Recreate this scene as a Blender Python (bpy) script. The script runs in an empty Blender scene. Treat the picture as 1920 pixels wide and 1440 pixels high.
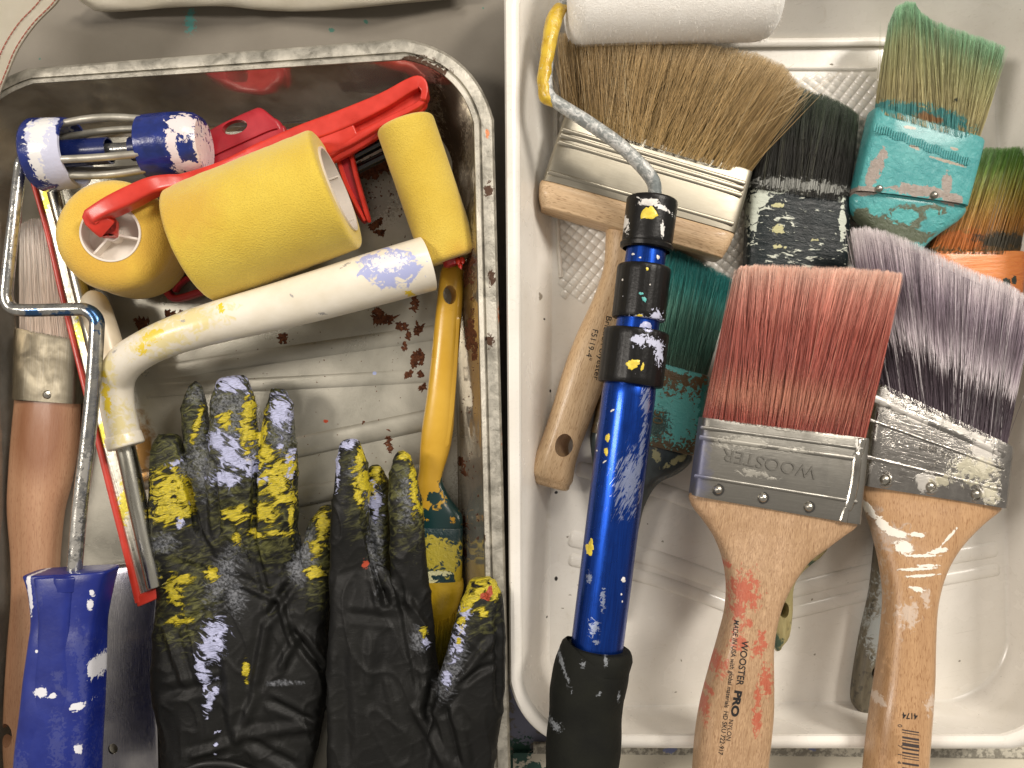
import bpy, bmesh, math, random
import numpy as np
from mathutils import Vector, Matrix, noise as mnoise
from mathutils.bvhtree import BVHTree

rng = np.random.default_rng(7)
random.seed(7)
SC = bpy.context.scene
COL = SC.collection
S = 0.0003          # metres per photo pixel on the table
D = 0.45            # height of the phone above the table

# ------------------------------------------------------------------ camera, light
cam_d = bpy.data.cameras.new('camera'); cam = bpy.data.objects.new('camera', cam_d); COL.objects.link(cam)
cam.location = (0, 0, D); cam.rotation_euler = (0, 0, 0)
cam_d.sensor_width = 36; cam_d.lens = 36 * D / (1920 * S); cam_d.clip_start = 0.01; cam_d.clip_end = 50
SC.camera = cam
W = bpy.data.worlds.new("World"); SC.world = W; W.use_nodes = True
bg = W.node_tree.nodes['Background']; bg.inputs[0].default_value = (1.0, 0.92, 0.83, 1); bg.inputs[1].default_value = 0.36
def lamp(name, loc, tgt, size, power, col):
    d = bpy.data.lights.new(name, 'AREA'); d.shape = 'RECTANGLE'; d.size, d.size_y = size; d.energy = power; d.color = col
    o = bpy.data.objects.new(name, d); COL.objects.link(o); o.location = loc
    o.rotation_euler = (Vector(tgt) - Vector(loc)).to_track_quat('-Z', 'Y').to_euler()
    return o
lamp('ceiling_lamp', (1.15, 0.86, 1.45), (0.12, 0, 0), (0.26, 0.62), 28.0, (1.0, 0.93, 0.84))
lamp('ceiling_lamp', (0.42, 1.25, 1.45), (0, 0, 0), (0.60, 0.30), 9.0, (1.0, 0.93, 0.84))
lamp('ceiling_lamp', (-1.12, 0.22, 1.35), (-0.1, 0, 0), (0.26, 0.55), 14.5, (1.0, 0.92, 0.83))
SC.view_settings.view_transform = 'Standard'; SC.view_settings.look = 'None'
SC.view_settings.exposure = 0.0; SC.view_settings.gamma = 1.0

# ------------------------------------------------------------------ helpers
def P(px, py, z=0.0):
    k = S * (D - z / 1000) / D
    return Vector(((px - 960) * k, (720 - py) * k, z / 1000))
def kz(z): return S * (D - z / 1000) / D
def lin(h, f=1.0):
    h = h.lstrip('#'); o = []
    for i in (0, 2, 4):
        c = int(h[i:i+2], 16) / 255
        o.append(min(1, (c / 12.92 if c <= .04045 else ((c + .055) / 1.055) ** 2.4) * f))
    return (*o, 1)

class Thing:
    def __init__(s, name, label, cat, px, py, z=0, group=None, kind=None):
        s.L = P(px, py, z); o = bpy.data.objects.new(name, None); COL.objects.link(o)
        o.location = s.L; o['label'] = label; o['category'] = cat; o.empty_display_size = .01
        if group: o['group'] = group
        if kind: o['kind'] = kind
        s.o = o; s.parts = []
    def add(s, name, geo, mat, parent=None, smooth=40, label=None, kind=None):
        v, f = geo
        me = bpy.data.meshes.new(name)
        L = s.L
        me.from_pydata([(p[0]-L.x, p[1]-L.y, p[2]-L.z) for p in v], [], f)
        finish(me, mat, smooth)
        o = bpy.data.objects.new(name, me); COL.objects.link(o); o.parent = parent or s.o
        if label: o['label'] = label
        if kind: o['kind'] = kind
        s.parts.append(o)
        return o
    def bvh(s, objs=None):
        vs, fs = [], []
        for o in (objs or s.parts):
            b = len(vs)
            vs += [tuple(v.co) for v in o.data.vertices]
            fs += [tuple(i + b for i in p.vertices) for p in o.data.polygons]
        return BVHTree.FromPolygons(vs, fs)
def finish(me, mat, smooth=40):
    bm = bmesh.new(); bm.from_mesh(me); bmesh.ops.recalc_face_normals(bm, faces=bm.faces); bm.to_mesh(me); bm.free()
    if smooth:
        me.shade_smooth(); me.set_sharp_from_angle(angle=math.radians(smooth))
    me.materials.append(mat)

def cr(a, sub):                       # Catmull-Rom resample rows
    a = np.array(a, float)
    if sub <= 1: return a
    p = np.vstack([2*a[0]-a[1], a, 2*a[-1]-a[-2]]); out = []
    for i in range(1, len(p)-2):
        for j in range(sub):
            t = j / sub
            out.append(.5*((2*p[i]) + (-p[i-1]+p[i+1])*t + (2*p[i-1]-5*p[i]+4*p[i+1]-p[i+2])*t*t + (-p[i-1]+3*p[i]-3*p[i+1]+p[i+2])*t**3))
    out.append(p[-2]); return np.array(out)

def rings(R, n=28, cap=(0, 0), closed=True):
    """R: list of (C, A, B, e): centre, half-vectors, superellipse exponent. cap: end rounding in mm"""
    R = list(R)
    def caps(C, A, B, e, T, r):
        out = []; r = r / 1000
        la, lb = A.length, B.length
        for k in range(1, 5):
            ph = k / 4 * math.pi / 2 * .97
            out.append((C + T * r * math.sin(ph), A * max(.02, (la - r*(1-math.cos(ph)))/la), B * max(.02, (lb - r*(1-math.cos(ph)))/lb), e))
        return out
    if cap[0]:
        T = (R[0][0] - R[1][0]).normalized(); R = caps(*R[0], T, cap[0])[::-1] + R
    if cap[1]:
        T = (R[-1][0] - R[-2][0]).normalized(); R = R + caps(*R[-1], T, cap[1])
    V, F = [], []
    for (C, A, B, e) in R:
        for i in range(n):
            th = 2*math.pi*(i+.5)/n; c, s_ = math.cos(th), math.sin(th)
            x = math.copysign(abs(c)**(2/e), c); y = math.copysign(abs(s_)**(2/e), s_)
            V.append(C + A*x + B*y)
    m = len(R)
    for j in range(m-1):
        for i in range(n):
            F.append((j*n+i, j*n+(i+1) % n, (j+1)*n+(i+1) % n, (j+1)*n+i))
    if closed:
        F.append(tuple(range(n))); F.append(tuple((m-1)*n + i for i in range(n)))
    return V, F

def slab(st, sub=1, n=32, cap=(0, 0), e=4, dz=0):
    """st rows: Lx,Ly,Rx,Ry,z,h(mm)[,e]"""
    a = np.array([list(r) + [e]*(7-len(r)) for r in st], float); a = cr(a, sub); R = []
    for r in a:
        l = P(r[0], r[1], r[4]+dz); q = P(r[2], r[3], r[4]+dz)
        R.append(((l+q)/2, (q-l)/2, Vector((0, 0, r[5]/2000)), max(1.2, r[6])))
    return rings(R, n, cap)

def tube(st, sub=1, n=20, cap=(0, 0), e=2.0):
    """st rows: x,y,z,w(px)[,h(mm)]"""
    a = np.array([list(r) + [0]*(5-len(r)) for r in st], float); a = cr(a, sub)
    pts = [P(r[0], r[1], r[2]) for r in a]; R = []
    for i, r in enumerate(a):
        t = (pts[min(i+1, len(pts)-1)] - pts[max(i-1, 0)]).normalized()
        up = Vector((0, 0, 1)) if abs(t.z) < .85 else Vector((0, 1, 0))
        sd = t.cross(up).normalized(); u2 = sd.cross(t).normalized()
        hw = r[3]/2*kz(r[2]); hh = r[4]/2000 if r[4] > 0 else hw
        R.append((pts[i], sd*hw, u2*hh, e))
    return rings(R, n, cap)

def lathe(c0, c1, prof, n=40, flutes=0, fd=0.0, closed=False, loop=False):
    """prof rows: (s fraction along the axis, r mm)"""
    c0, c1 = Vector(c0), Vector(c1); t = (c1-c0).normalized()
    up = Vector((0, 0, 1)) if abs(t.z) < .9 else Vector((0, 1, 0))
    a = t.cross(up).normalized(); b = a.cross(t)
    V, F = [], []
    for (s_, r) in prof:
        for i in range(n):
            th = 2*math.pi*i/n; rr = r/1000
            if flutes: rr -= fd/1000 * (1 if (i*flutes/n) % 1 < .10 else 0)
            V.append(c0.lerp(c1, s_) + (a*math.cos(th) + b*math.sin(th))*rr)
    m = len(prof)
    for j in range(m if loop else m-1):
        for i in range(n):
            j2 = (j+1) % m
            F.append((j*n+i, j*n+(i+1) % n, j2*n+(i+1) % n, j2*n+i))
    if closed: F.append(tuple(range(n))); F.append(tuple((m-1)*n+i for i in range(n)))
    return V, F

def join(*gs):
    V, F = [], []
    for v, f in gs:
        b = len(V); V += list(v); F += [tuple(i+b for i in q) for q in f]
    return V, F

def ribbon(poly, w, z, h, closed=False, e=6, n=12):
    return tube([(x, y, z, w, h) for x, y in poly], 1, n, (0, 0), e)

def cut(o, T, px, py, rx, ry, z, rot=0, tilt=(0, 0)):
    bm = bmesh.new()
    bmesh.ops.create_cone(bm, cap_ends=True, segments=28, radius1=1, radius2=1, depth=1)
    me = bpy.data.meshes.new('cut'); bm.to_mesh(me); bm.free()
    c = bpy.data.objects.new('cut', me); COL.objects.link(c)
    k = kz(z); c.location = P(px, py, z); c.scale = (rx*k, ry*k, .08)
    c.rotation_euler = (tilt[0], tilt[1], math.radians(rot))
    m = o.modifiers.new('b', 'BOOLEAN'); m.object = c; m.operation = 'DIFFERENCE'; m.solver = 'EXACT'
    bpy.context.view_layer.update()
    dg = bpy.context.evaluated_depsgraph_get()
    nm = bpy.data.meshes.new_from_object(o.evaluated_get(dg)); o.modifiers.clear()
    old = o.data; mat = old.materials[0]; o.data = nm
    nm.materials.clear(); nm.materials.append(mat)
    nm.shade_smooth(); nm.set_sharp_from_angle(angle=math.radians(40))
    bpy.data.objects.remove(c)

# ------------------------------------------------------------------ materials
class M:
    def __init__(s, name, L=None):
        s.m = bpy.data.materials.new(name); s.m.use_nodes = True; s.t = s.m.node_tree; s.t.nodes.clear()
        s.L = L if L is not None else Vector((0, 0, 0))
        s.tc = s.t.nodes.new('ShaderNodeTexCoord')
    def N(s, k, **kw):
        n = s.t.nodes.new(k)
        for a, b in kw.items(): setattr(n, a, b)
        return n
    def put(s, sock, v):
        if v is None: return
        if isinstance(v, bpy.types.NodeSocket): s.t.links.new(v, sock)
        else: sock.default_value = v
    def coord(s, loc=(0, 0, 0), rot=0, size=(1, 1, 1)):
        n = s.N('ShaderNodeMapping', vector_type='TEXTURE'); s.t.links.new(s.tc.outputs['Object'], n.inputs[0])
        n.inputs['Location'].default_value = loc; n.inputs['Rotation'].default_value = (0, 0, rot); n.inputs['Scale'].default_value = size
        return n.outputs[0]
    def noise(s, size, rot=0, detail=4, rough=.55, dist=0, off=0):
        if not isinstance(size, tuple): size = (size,)*3
        n = s.N('ShaderNodeTexNoise'); s.put(n.inputs['Vector'], s.coord((off, off, off), math.radians(rot), tuple(x/1000 for x in size)))
        n.inputs['Scale'].default_value = 1; n.inputs['Detail'].default_value = detail
        n.inputs['Roughness'].default_value = rough; n.inputs['Distortion'].default_value = dist
        return n.outputs[0]
    def voro(s, size, feature='F1', rnd=1, rot=0):
        if not isinstance(size, tuple): size = (size,)*3
        n = s.N('ShaderNodeTexVoronoi', feature=feature); s.put(n.inputs['Vector'], s.coord((0, 0, 0), math.radians(rot), tuple(x/1000 for x in size)))
        n.inputs['Scale'].default_value = 1; n.inputs['Randomness'].default_value = rnd
        return n.outputs[0]
    def wave(s, size, rot=0, dist=3, dscale=1.5, detail=2):
        n = s.N('ShaderNodeTexWave'); s.put(n.inputs['Vector'], s.coord((0, 0, 0), math.radians(rot), (size/1000,)*3))
        n.inputs['Scale'].default_value = 1; n.inputs['Distortion'].default_value = dist; n.inputs['Detail'].default_value = detail; n.inputs['Detail Scale'].default_value = dscale
        return n.outputs['Fac']
    def attr(s, a):
        n = s.N('ShaderNodeAttribute'); n.attribute_name = a; return n.outputs['Fac']
    def math(s, op, a, b=None, c=None, clamp=False):
        n = s.N('ShaderNodeMath', operation=op, use_clamp=clamp); s.put(n.inputs[0], a); s.put(n.inputs[1], b)
        if c is not None: s.put(n.inputs[2], c)
        return n.outputs[0]
    def rng(s, v, a, b, c=0., d=1., smooth=False):
        n = s.N('ShaderNodeMapRange', clamp=True)
        if smooth: n.interpolation_type = 'SMOOTHSTEP'
        s.put(n.inputs[0], v)
        for i, x in enumerate((a, b, c, d)): s.put(n.inputs[i+1], x)
        return n.outputs[0]
    def ramp(s, v, stops, interp='LINEAR'):
        n = s.N('ShaderNodeValToRGB'); s.put(n.inputs[0], v); e = n.color_ramp.elements; n.color_ramp.interpolation = interp
        while len(e) < len(stops): e.new(.5)
        for i, (p, c) in enumerate(stops):
            e[i].position = p; e[i].color = lin(c) if isinstance(c, str) else c
        return n.outputs[0]
    def mix(s, f, a, b, mode='MIX'):
        n = s.N('ShaderNodeMix', data_type='RGBA', blend_type=mode)
        s.put(n.inputs[0], f)
        s.put(n.inputs[6], lin(a) if isinstance(a, str) else a); s.put(n.inputs[7], lin(b) if isinstance(b, str) else b)
        return n.outputs[2]
    def lerp(s, f, a, b):
        n = s.N('ShaderNodeMix', data_type='FLOAT'); s.put(n.inputs[0], f); s.put(n.inputs[2], a); s.put(n.inputs[3], b); return n.outputs[0]
    def blobs(s, bl, amp=.8, size=2.5, soft=.06, z=30, detail=5, rough=.6, rot=0, dist=.9):
        """bl rows: px,py,rx,ry[,angle]; returns a ragged mask"""
        cur = None
        for b in bl:
            k = kz(z); p = P(b[0], b[1], z) - s.L; a = math.radians(b[4]) if len(b) > 4 else 0
            v = s.coord((p.x, p.y, 0), a, (b[2]*k, b[3]*k, 1.0))
            n = s.N('ShaderNodeVectorMath', operation='LENGTH'); s.put(n.inputs[0], v); d = n.outputs['Value']
            cur = d if cur is None else s.math('MINIMUM', cur, d)
        nz = s.noise(size, rot, detail, rough, dist)
        v = s.math('ADD', s.math('SUBTRACT', 1.0, cur), s.math('MULTIPLY', s.math('SUBTRACT', nz, .5), amp*4.2))
        return s.rng(v, -soft, soft)
    def bump(s, h, dist=.3, strength=1.0, prev=None):
        n = s.N('ShaderNodeBump'); n.inputs['Strength'].default_value = strength; n.inputs['Distance'].default_value = dist/1000
        s.put(n.inputs['Height'], h); s.put(n.inputs['Normal'], prev) if prev is not None else None
        return n.outputs[0]
    def out(s, col, rough=.5, metal=0., nrm=None, coat=0., spec=.5, sheen=0, sss=0, trans=0, alpha=None):
        b = s.N('ShaderNodeBsdfPrincipled'); o = s.N('ShaderNodeOutputMaterial'); s.t.links.new(b.outputs[0], o.inputs[0])
        s.put(b.inputs['Base Color'], lin(col) if isinstance(col, str) else col); s.put(b.inputs['Roughness'], rough); s.put(b.inputs['Metallic'], metal)
        if nrm is not None: s.put(b.inputs['Normal'], nrm)
        s.put(b.inputs['Coat Weight'], coat); b.inputs['Coat Roughness'].default_value = .12
        s.put(b.inputs['Specular IOR Level'], spec); b.inputs['Sheen Weight'].default_value = sheen
        if sss: b.inputs['Subsurface Weight'].default_value = sss; b.inputs['Subsurface Radius'].default_value = (.004, .003, .002); b.inputs['Subsurface Scale'].default_value = 1
        return s.m

def plain(name, col, rough=.45, metal=0, coat=0, L=None, var=.12, bumpd=.05, bs=1.2):
    m = M(name, L); nz = m.noise(9, 0, 5); f = m.noise(bs, 0, 3)
    c = lin(col) if isinstance(col, str) else col
    c2 = tuple(x*(1-var*2) for x in c[:3]) + (1,)
    cc = m.mix(m.rng(nz, .3, .75), c2, c)
    return m.out(cc, m.rng(nz, .3, .7, rough*.8, rough*1.2), metal, m.bump(f, bumpd), coat)

# ---- projected flat things (paint drops, lettering)
def project(T, pts, bvh, lift, zdef):
    out = []; L = T.L
    for p in pts:
        q = Vector((p[0]-L.x, p[1]-L.y, 1.0)); h = bvh.ray_cast(q, Vector((0, 0, -1)))
        out.append(None if h[0] is None else Vector((p[0], p[1], h[0].z + L.z + lift/1000)))
    return out
def splats(T, objs, bl, mat, z, name='paint_splash', lift=.25, rag=.35, seed=1):
    """bl rows: px,py,rx,ry[,angle deg]"""
    bvh = T.bvh(objs); V, F = [], []; r = random.Random(seed)
    for b in bl:
        k = kz(z); a = math.radians(b[4]) if len(b) > 4 else 0; c = P(b[0], b[1], z); n = 22
        ph = [r.uniform(0, 6.28) for _ in range(5)]
        rows = []
        for rad, li in ((0.001, 1.), (.55, .9), (.9, .6), (1.0, -.3)):
            pts = []
            for i in range(n):
                th = 2*math.pi*i/n; q = rad*(1 + rag*(.45*math.sin(2*th+ph[0]) + .35*math.sin(3*th+ph[1]) + .3*math.sin(5*th+ph[2]) + .25*math.sin(8*th+ph[3])+.2*math.sin(11*th+ph[4])))
                x = math.cos(th)*q*b[2]*k; y = math.sin(th)*q*b[3]*k
                pts.append((c.x + x*math.cos(a) - y*math.sin(a), c.y + x*math.sin(a) + y*math.cos(a)))
            rows.append(project(T, pts, bvh, lift*li, z))
        base = len(V); idx = {}
        for j, row in enumerate(rows):
            for i, p in enumerate(row):
                if p is not None: idx[(j, i)] = len(V); V.append(p)
        for j in range(3):
            for i in range(n):
                ks = [(j, i), (j, (i+1) % n), (j+1, (i+1) % n), (j+1, i)]
                if all(q in idx for q in ks):
                    zs = [V[idx[q]].z for q in ks]
                    if max(zs)-min(zs) < .004: F.append(tuple(idx[q] for q in ks))
    if F: return T.add(name, (V, F), mat, kind='stuff')
def lettering(T, objs, txt, px, py, size, ang, mat, z, name='lettering', bold=0, lift=.18, extrude=0, length=None, align='LEFT'):
    cu = bpy.data.curves.new('t', 'FONT'); cu.body = txt; cu.size = size*kz(z)*1.38; cu.align_x = align; cu.align_y = 'CENTER'
    cu.offset = bold*kz(z); cu.extrude = 0; cu.resolution_u = 4
    o = bpy.data.objects.new('t', cu); COL.objects.link(o); bpy.context.view_layer.update()
    me = bpy.data.meshes.new_from_object(o.evaluated_get(bpy.context.evaluated_depsgraph_get()))
    bpy.data.objects.remove(o)
    bt = bmesh.new(); bt.from_mesh(me); bmesh.ops.triangulate(bt, faces=bt.faces)
    bmesh.ops.remove_doubles(bt, verts=bt.verts, dist=1e-7)
    lim = size*kz(z)*.35
    for _ in range(3):
        le = [e for e in bt.edges if e.calc_length() > lim]
        if not le: break
        bmesh.ops.subdivide_edges(bt, edges=le, cuts=1); bmesh.ops.triangulate(bt, faces=bt.faces)
    bt.to_mesh(me); bt.free()
    xs = [v.co.x for v in me.vertices]; sx = 1.0 if not length else length*kz(z)/(max(xs)-min(xs))
    bvh = T.bvh(objs); c = P(px, py, z); a = math.radians(ang); ca, sa = math.cos(a), math.sin(a)
    pts = [(c.x + v.co.x*sx*ca - v.co.y*sa, c.y + v.co.x*sx*sa + v.co.y*ca) for v in me.vertices]
    pr = project(T, pts, bvh, lift, z)
    zz = [p.z for p in pr if p is not None]; zd = max(zz) if zz else z/1000
    V = [p if p is not None else Vector((pts[i][0], pts[i][1], min(zz) if zz else zd)) for i, p in enumerate(pr)]
    F = [tuple(p.vertices) for p in me.polygons if all(pr[i] is not None for i in p.vertices)]
    if extrude:
        b = len(V); V2 = [v + Vector((0, 0, extrude/1000)) for v in V]
        bm = bmesh.new(); vs = [bm.verts.new(v) for v in V2]
        lo = [bm.verts.new(v) for v in V]
        edges = {}
        for f in F:
            try: bm.faces.new([vs[i] for i in f])
            except ValueError: pass
            for i in range(len(f)):
                e_ = (f[i], f[(i+1) % len(f)]); edges[e_] = edges.get(e_, 0)+1
        for (i, j) in edges:
            if (j, i) not in edges:
                try: bm.faces.new([vs[i], vs[j], lo[j], lo[i]])
                except ValueError: pass
        mm = bpy.data.meshes.new('x'); bm.to_mesh(mm); bm.free()
        V = [v.co.copy() for v in mm.vertices]; F = [tuple(p.vertices) for p in mm.polygons]
    return T.add(name, (V, F), mat, smooth=0)

# ---- bristles: thousands of tapered strands round a solid core
def bristles(T, L0, R0, z0, th0, tips, z1, th1, n, mat, rad=.115, splay=.012, ljit=.05, stray=.02, seed=1, name='bristles', bend=0, lo=-.35):
    g = np.random.default_rng(seed); K = 4
    tips = np.array(tips, float)
    tt = np.linspace(0, 1, len(tips))
    def tipat(u): return np.stack([np.interp(u, tt, tips[:, 0]), np.interp(u, tt, tips[:, 1])], -1)
    u = g.random(n); v = lo + (1-lo)*g.random(n)
    edge = np.clip(1-np.abs(2*u-1)**6, .05, 1)**.5
    cl = np.array([mnoise.noise(Vector((x*26, seed*3.1, y*1.7))) for x, y in zip(u, v)])
    cl2 = np.array([mnoise.noise(Vector((x*80, seed*1.3, y*2.5))) for x, y in zip(u, v)])
    ut = np.clip(u + cl*.018 + cl2*.006 + g.normal(0, splay, n), -.03, 1.03)
    s = 1 - np.abs(g.normal(0, ljit, n)) + cl*.02
    st = g.random(n) < stray
    ut = np.where(st, ut + g.normal(0, .05, n), ut); v = np.where(st, 1.15, v)
    L0, R0 = np.array(L0, float), np.array(R0, float)
    root = L0 + (R0-L0)*u[:, None]; tip = tipat(np.clip(ut, 0, 1)) + (ut-np.clip(ut, 0, 1))[:, None]*(tips[-1]-tips[0])
    tip = root + (tip-root)*s[:, None]
    wav = g.normal(0, 1, n)
    V = np.zeros((n, K+1, 3, 3)); A = np.zeros((n, K+1, 3)); 
    dirx = (R0-L0)/np.linalg.norm(R0-L0)
    for k in range(K+1):
        t = k/K
        xy = root + (tip-root)*t + dirx*(wav*np.sin(t*math.pi)*1.3 + bend*np.sin(t*math.pi))[:, None]
        z = z0 + (z1-z0)*t + v*edge*(th0 + (th1-th0)*t)/2 * (1 if t < .9 else .9) + np.where(st, 1.5*t, 0)
        kk = S*(D-z/1000)/D
        X = (xy[:, 0]-960)*kk; Y = (720-xy[:, 1])*kk; Z = z/1000
        r = rad/1000 * (1.0 if t < .7 else .75 if t < .99 else .25)
        for j in range(3):
            th = 2*math.pi*j/3 + math.pi/2
            V[:, k, j, 0] = X + dirx[0]*math.cos(th)*r; V[:, k, j, 1] = Y - dirx[1]*math.cos(th)*r; V[:, k, j, 2] = Z + math.sin(th)*r
        A[:, k, :] = t
    rn = np.clip(.55*g.random(n) + .45*(.5 + cl2*1.3 + cl*.5), 0, 1); RN = np.repeat(rn[:, None], (K+1)*3, 1).reshape(-1)
    base = (np.arange(n)*(K+1)*3)[:, None, None, None]
    k = np.arange(K)[None, :, None, None]; j = np.arange(3)[None, None, :, None]
    q = np.concatenate([k*3+j, k*3+(j+1) % 3, (k+1)*3+(j+1) % 3, (k+1)*3+j], -1) + base
    q = q.reshape(-1, 4); V = V.reshape(-1, 3); A = A.reshape(-1)
    # core in the darkest tone, painting shade into the gaps between strands
    NU, NT = 24, 6; cv = []; ca = []
    for a in range(NT):
        t = a/(NT-1)*.93
        for side in (1, -1):
            for b in range(NU):
                uu = b/(NU-1)*.98+.01; x = (L0 + (R0-L0)*uu); y = tipat(uu)
                x = x + (y-x)*t; ed = max(.05, 1-abs(2*uu-1)**4)**.5
                z = z0+(z1-z0)*t + side*ed*(th0+(th1-th0)*t)/2*.72
                p = P(x[0], x[1], z); cv.append((p.x, p.y, p.z)); ca.append(t)
    nb = len(V); cq = []
    for a in range(NT-1):
        for sd in (0, 1):
            for b in range(NU-1):
                i = nb + (a*2+sd)*NU + b; cq.append((i, i+1, i+1+2*NU, i+2*NU))
    for b in range(NU-1):
        i = nb + ((NT-1)*2)*NU + b; cq.append((i, i+1, i+1+NU, i+NU))
    V = np.vstack([V, np.array(cv)]); A = np.concatenate([A, np.array(ca)]); RN = np.concatenate([RN, np.zeros(len(cv))])
    Q = np.vstack([q, np.array(cq)])
    V = V - np.array(T.L)
    me = bpy.data.meshes.new(name); me.vertices.add(len(V)); me.vertices.foreach_set('co', V.astype(np.float32).reshape(-1))
    me.loops.add(len(Q)*4); me.loops.foreach_set('vertex_index', Q.astype(np.int32).reshape(-1))
    me.polygons.add(len(Q)); me.polygons.foreach_set('loop_start', (np.arange(len(Q))*4).astype(np.int32))
    me.update(calc_edges=True)
    for nm, arr in (('t', A), ('rnd', RN)):
        at = me.attributes.new(nm, 'FLOAT', 'POINT'); at.data.foreach_set('value', arr.astype(np.float32))
    me.shade_smooth(); me.materials.append(mat)
    o = bpy.data.objects.new(name, me); COL.objects.link(o); o.parent = T.o; o['kind'] = 'stuff'
    return o

def bristle_mat(name, L, stops, contrast=.55, rough=.38, stain=None, z=30, light='#ffffff', lightf=.12, jit=.16):
    """stops: colour from root (0) to tip (1)"""
    m = M(name, L); t = m.attr('t'); r = m.attr('rnd')
    tj = m.math('ADD', t, m.math('MULTIPLY', m.math('SUBTRACT', r, .5), jit))
    c = m.ramp(tj, stops)
    dk = m.rng(r, .05, .85, 1.15-contrast*.9, 1.5)
    c = m.mix(1.0, c, m.N_comb(dk), 'MULTIPLY')
    c = m.mix(m.rng(r, .86, 1.0, 0, lightf*3), c, light)
    if stain:
        for (bl, colr, amp, size) in stain:
            mk = m.blobs(bl, amp, size, .15, z)
            c = m.mix(mk, c, colr)
    return m.out(c, rough, 0, None, 0, .5)
def _nc(s, v):
    n = s.N('ShaderNodeCombineColor'); [s.put(n.inputs[i], v) for i in range(3)]; return n.outputs[0]
M.N_comb = _nc

def wood(name, L, c1, c2, ang, spots=None, fleck='#8a6038', z=50, wavy=0, rough=.5, grain=1.0, bands=(7, 90)):
    """ang: world direction of the grain in degrees"""
    m = M(name, L)
    big = m.noise((bands[1], bands[0], bands[0]), ang, 4, .5, .6)
    fine = m.noise((22, .55, .55), ang, 4, .6, .2)
    fl = m.noise((3.4, .5, .5), ang, 2, .5, 0, .3)
    c = m.mix(m.rng(big, .3, .72), c1, c2)
    c = m.mix(m.math('MULTIPLY', m.rng(fine, .35, .7), .35*grain), c, fleck)
    c = m.mix(m.rng(fl, .56, .68, 0, .6*grain), c, fleck)
    h = m.math('ADD', fine, fl)
    if wavy:
        wv = m.rng(m.noise((5.5, 1.25, 1.25), ang, 3, .6, 1.6), .40, .60)
        c = m.mix(m.math('MULTIPLY', wv, .42*wavy), c, fleck)
        h = m.math('ADD', h, m.math('MULTIPLY', wv, .8))
    rg = m.rng(big, .3, .7, rough*.85, rough*1.15)
    for (bl, colr, amp, size, mxx) in (spots or []):
        mk = m.math('MULTIPLY', m.blobs(bl, amp, size, .10 if mxx > .9 else .3, z), mxx)
        c = m.mix(mk, c, colr); h = m.math('ADD', h, m.math('MULTIPLY', mk, 1.5)) if mxx > .9 else h
    return m.out(c, rg, 0, m.bump(h, .10), .12)

def metal(name, L, c1='#b9b6ae', c2='#8d8a83', rough=.28, ang=0, spots=None, z=50, scratch=1.0, mt=1.0, sz=14, rough2=None, bd=.04):
    m = M(name, L); a = m.noise(sz, ang, 6, .6, .5); sc = m.noise((14, .25, .25), ang, 3, .6)
    c = m.mix(m.rng(a, .35, .68), c1, c2)
    c = m.mix(m.rng(sc, .5, .8, 0, .25*scratch), c, '#d8d5cc')
    h = sc; mtl = mt; rg = m.math('ADD', m.rng(a, .3, .7, rough*.7, rough*1.4), m.math('MULTIPLY', sc, .12*scratch))
    for (bl, colr, amp, size, mxx) in (spots or []):
        mk = m.math('MULTIPLY', m.blobs(bl, amp, size, .10 if mxx > .85 else .3, z), mxx)
        c = m.mix(mk, c, colr); mtl = m.lerp(mk, mtl, 0.0); rg = m.lerp(mk, rg, .45)
        h = m.math('ADD', h, m.math('MULTIPLY', mk, 3.0))
    return m.out(c, rg, mtl, m.bump(h, bd), 0)

def paintmat(name, col, rough=.35, L=None):
    m = M(name, L); a = m.noise(3, 0, 5); 
    c = lin(col); c2 = tuple(x*.72 for x in c[:3])+(1,)
    return m.out(m.mix(m.rng(a, .35, .65), c2, c), rough, 0, m.bump(m.noise(1.0, 0, 4, .6, .5), .18), .2)
WHITE = paintmat('white_paint', '#eeeae2'); YEL = paintmat('yellow_paint', '#f3d94a'); LAV = paintmat('lavender_paint', '#bcc0e4')
TEALP = paintmat('turquoise_paint', '#5fbcb8'); INK = plain('black_ink', '#1c1a1a', .6, var=.1)
RIVET = metal('rivet_metal', None, '#c9c5ba', '#8f8b82', .22, 0)

# ================================================================== setting
def struct(name, geo, mat, smooth=40, kind='structure'):
    me = bpy.data.meshes.new(name); me.from_pydata([tuple(p) for p in geo[0]], [], geo[1]); finish(me, mat, smooth)
    o = bpy.data.objects.new(name, me); COL.objects.link(o); o['kind'] = kind; return o
def boxg(x0, y0, x1, y1, z0, z1, bev=0):
    V = [Vector((x, y, z)) for z in (z0, z1) for (x, y) in ((x0, y0), (x1, y0), (x1, y1), (x0, y1))]
    return V, [(3, 2, 1, 0), (4, 5, 6, 7), (0, 1, 5, 4), (1, 2, 6, 5), (2, 3, 7, 6), (3, 0, 4, 7)]
m = M('painted_table'); a = m.noise(60, 0, 5); b = m.noise(4, 0, 5, .7)
c = m.mix(m.rng(a, .3, .7), '#726b5f', '#817a6e'); c = m.mix(m.rng(b, .62, .72, 0, .3), c, '#8b8474')
c = m.mix(m.blobs([(357, 40, 9, 20)], 1.0, 2, .25, 0), c, '#4d8f88')
c = m.mix(m.blobs([(686, 41, 4, 4), (622, 57, 5, 4), (75, 110, 2, 2), (906, 15, 2, 2)], .7, 1.5, .15, 0), c, '#3f6e60')
c = m.mix(m.blobs([(985, 1330, 28, 90), (1010, 1385, 45, 10)], .7, 5, .2, 0), c, '#8d90a8')
c = m.mix(m.blobs([(975, 1410, 22, 25), (965, 1440, 18, 30)], .9, 2.5, .15, 0), c, '#2f5a4c')
table = struct('table', boxg(-1.2, -1.2, 1.2, 1.2, -.03, 0), m.out(c, .55, 0, m.bump(b, .1)))
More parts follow.
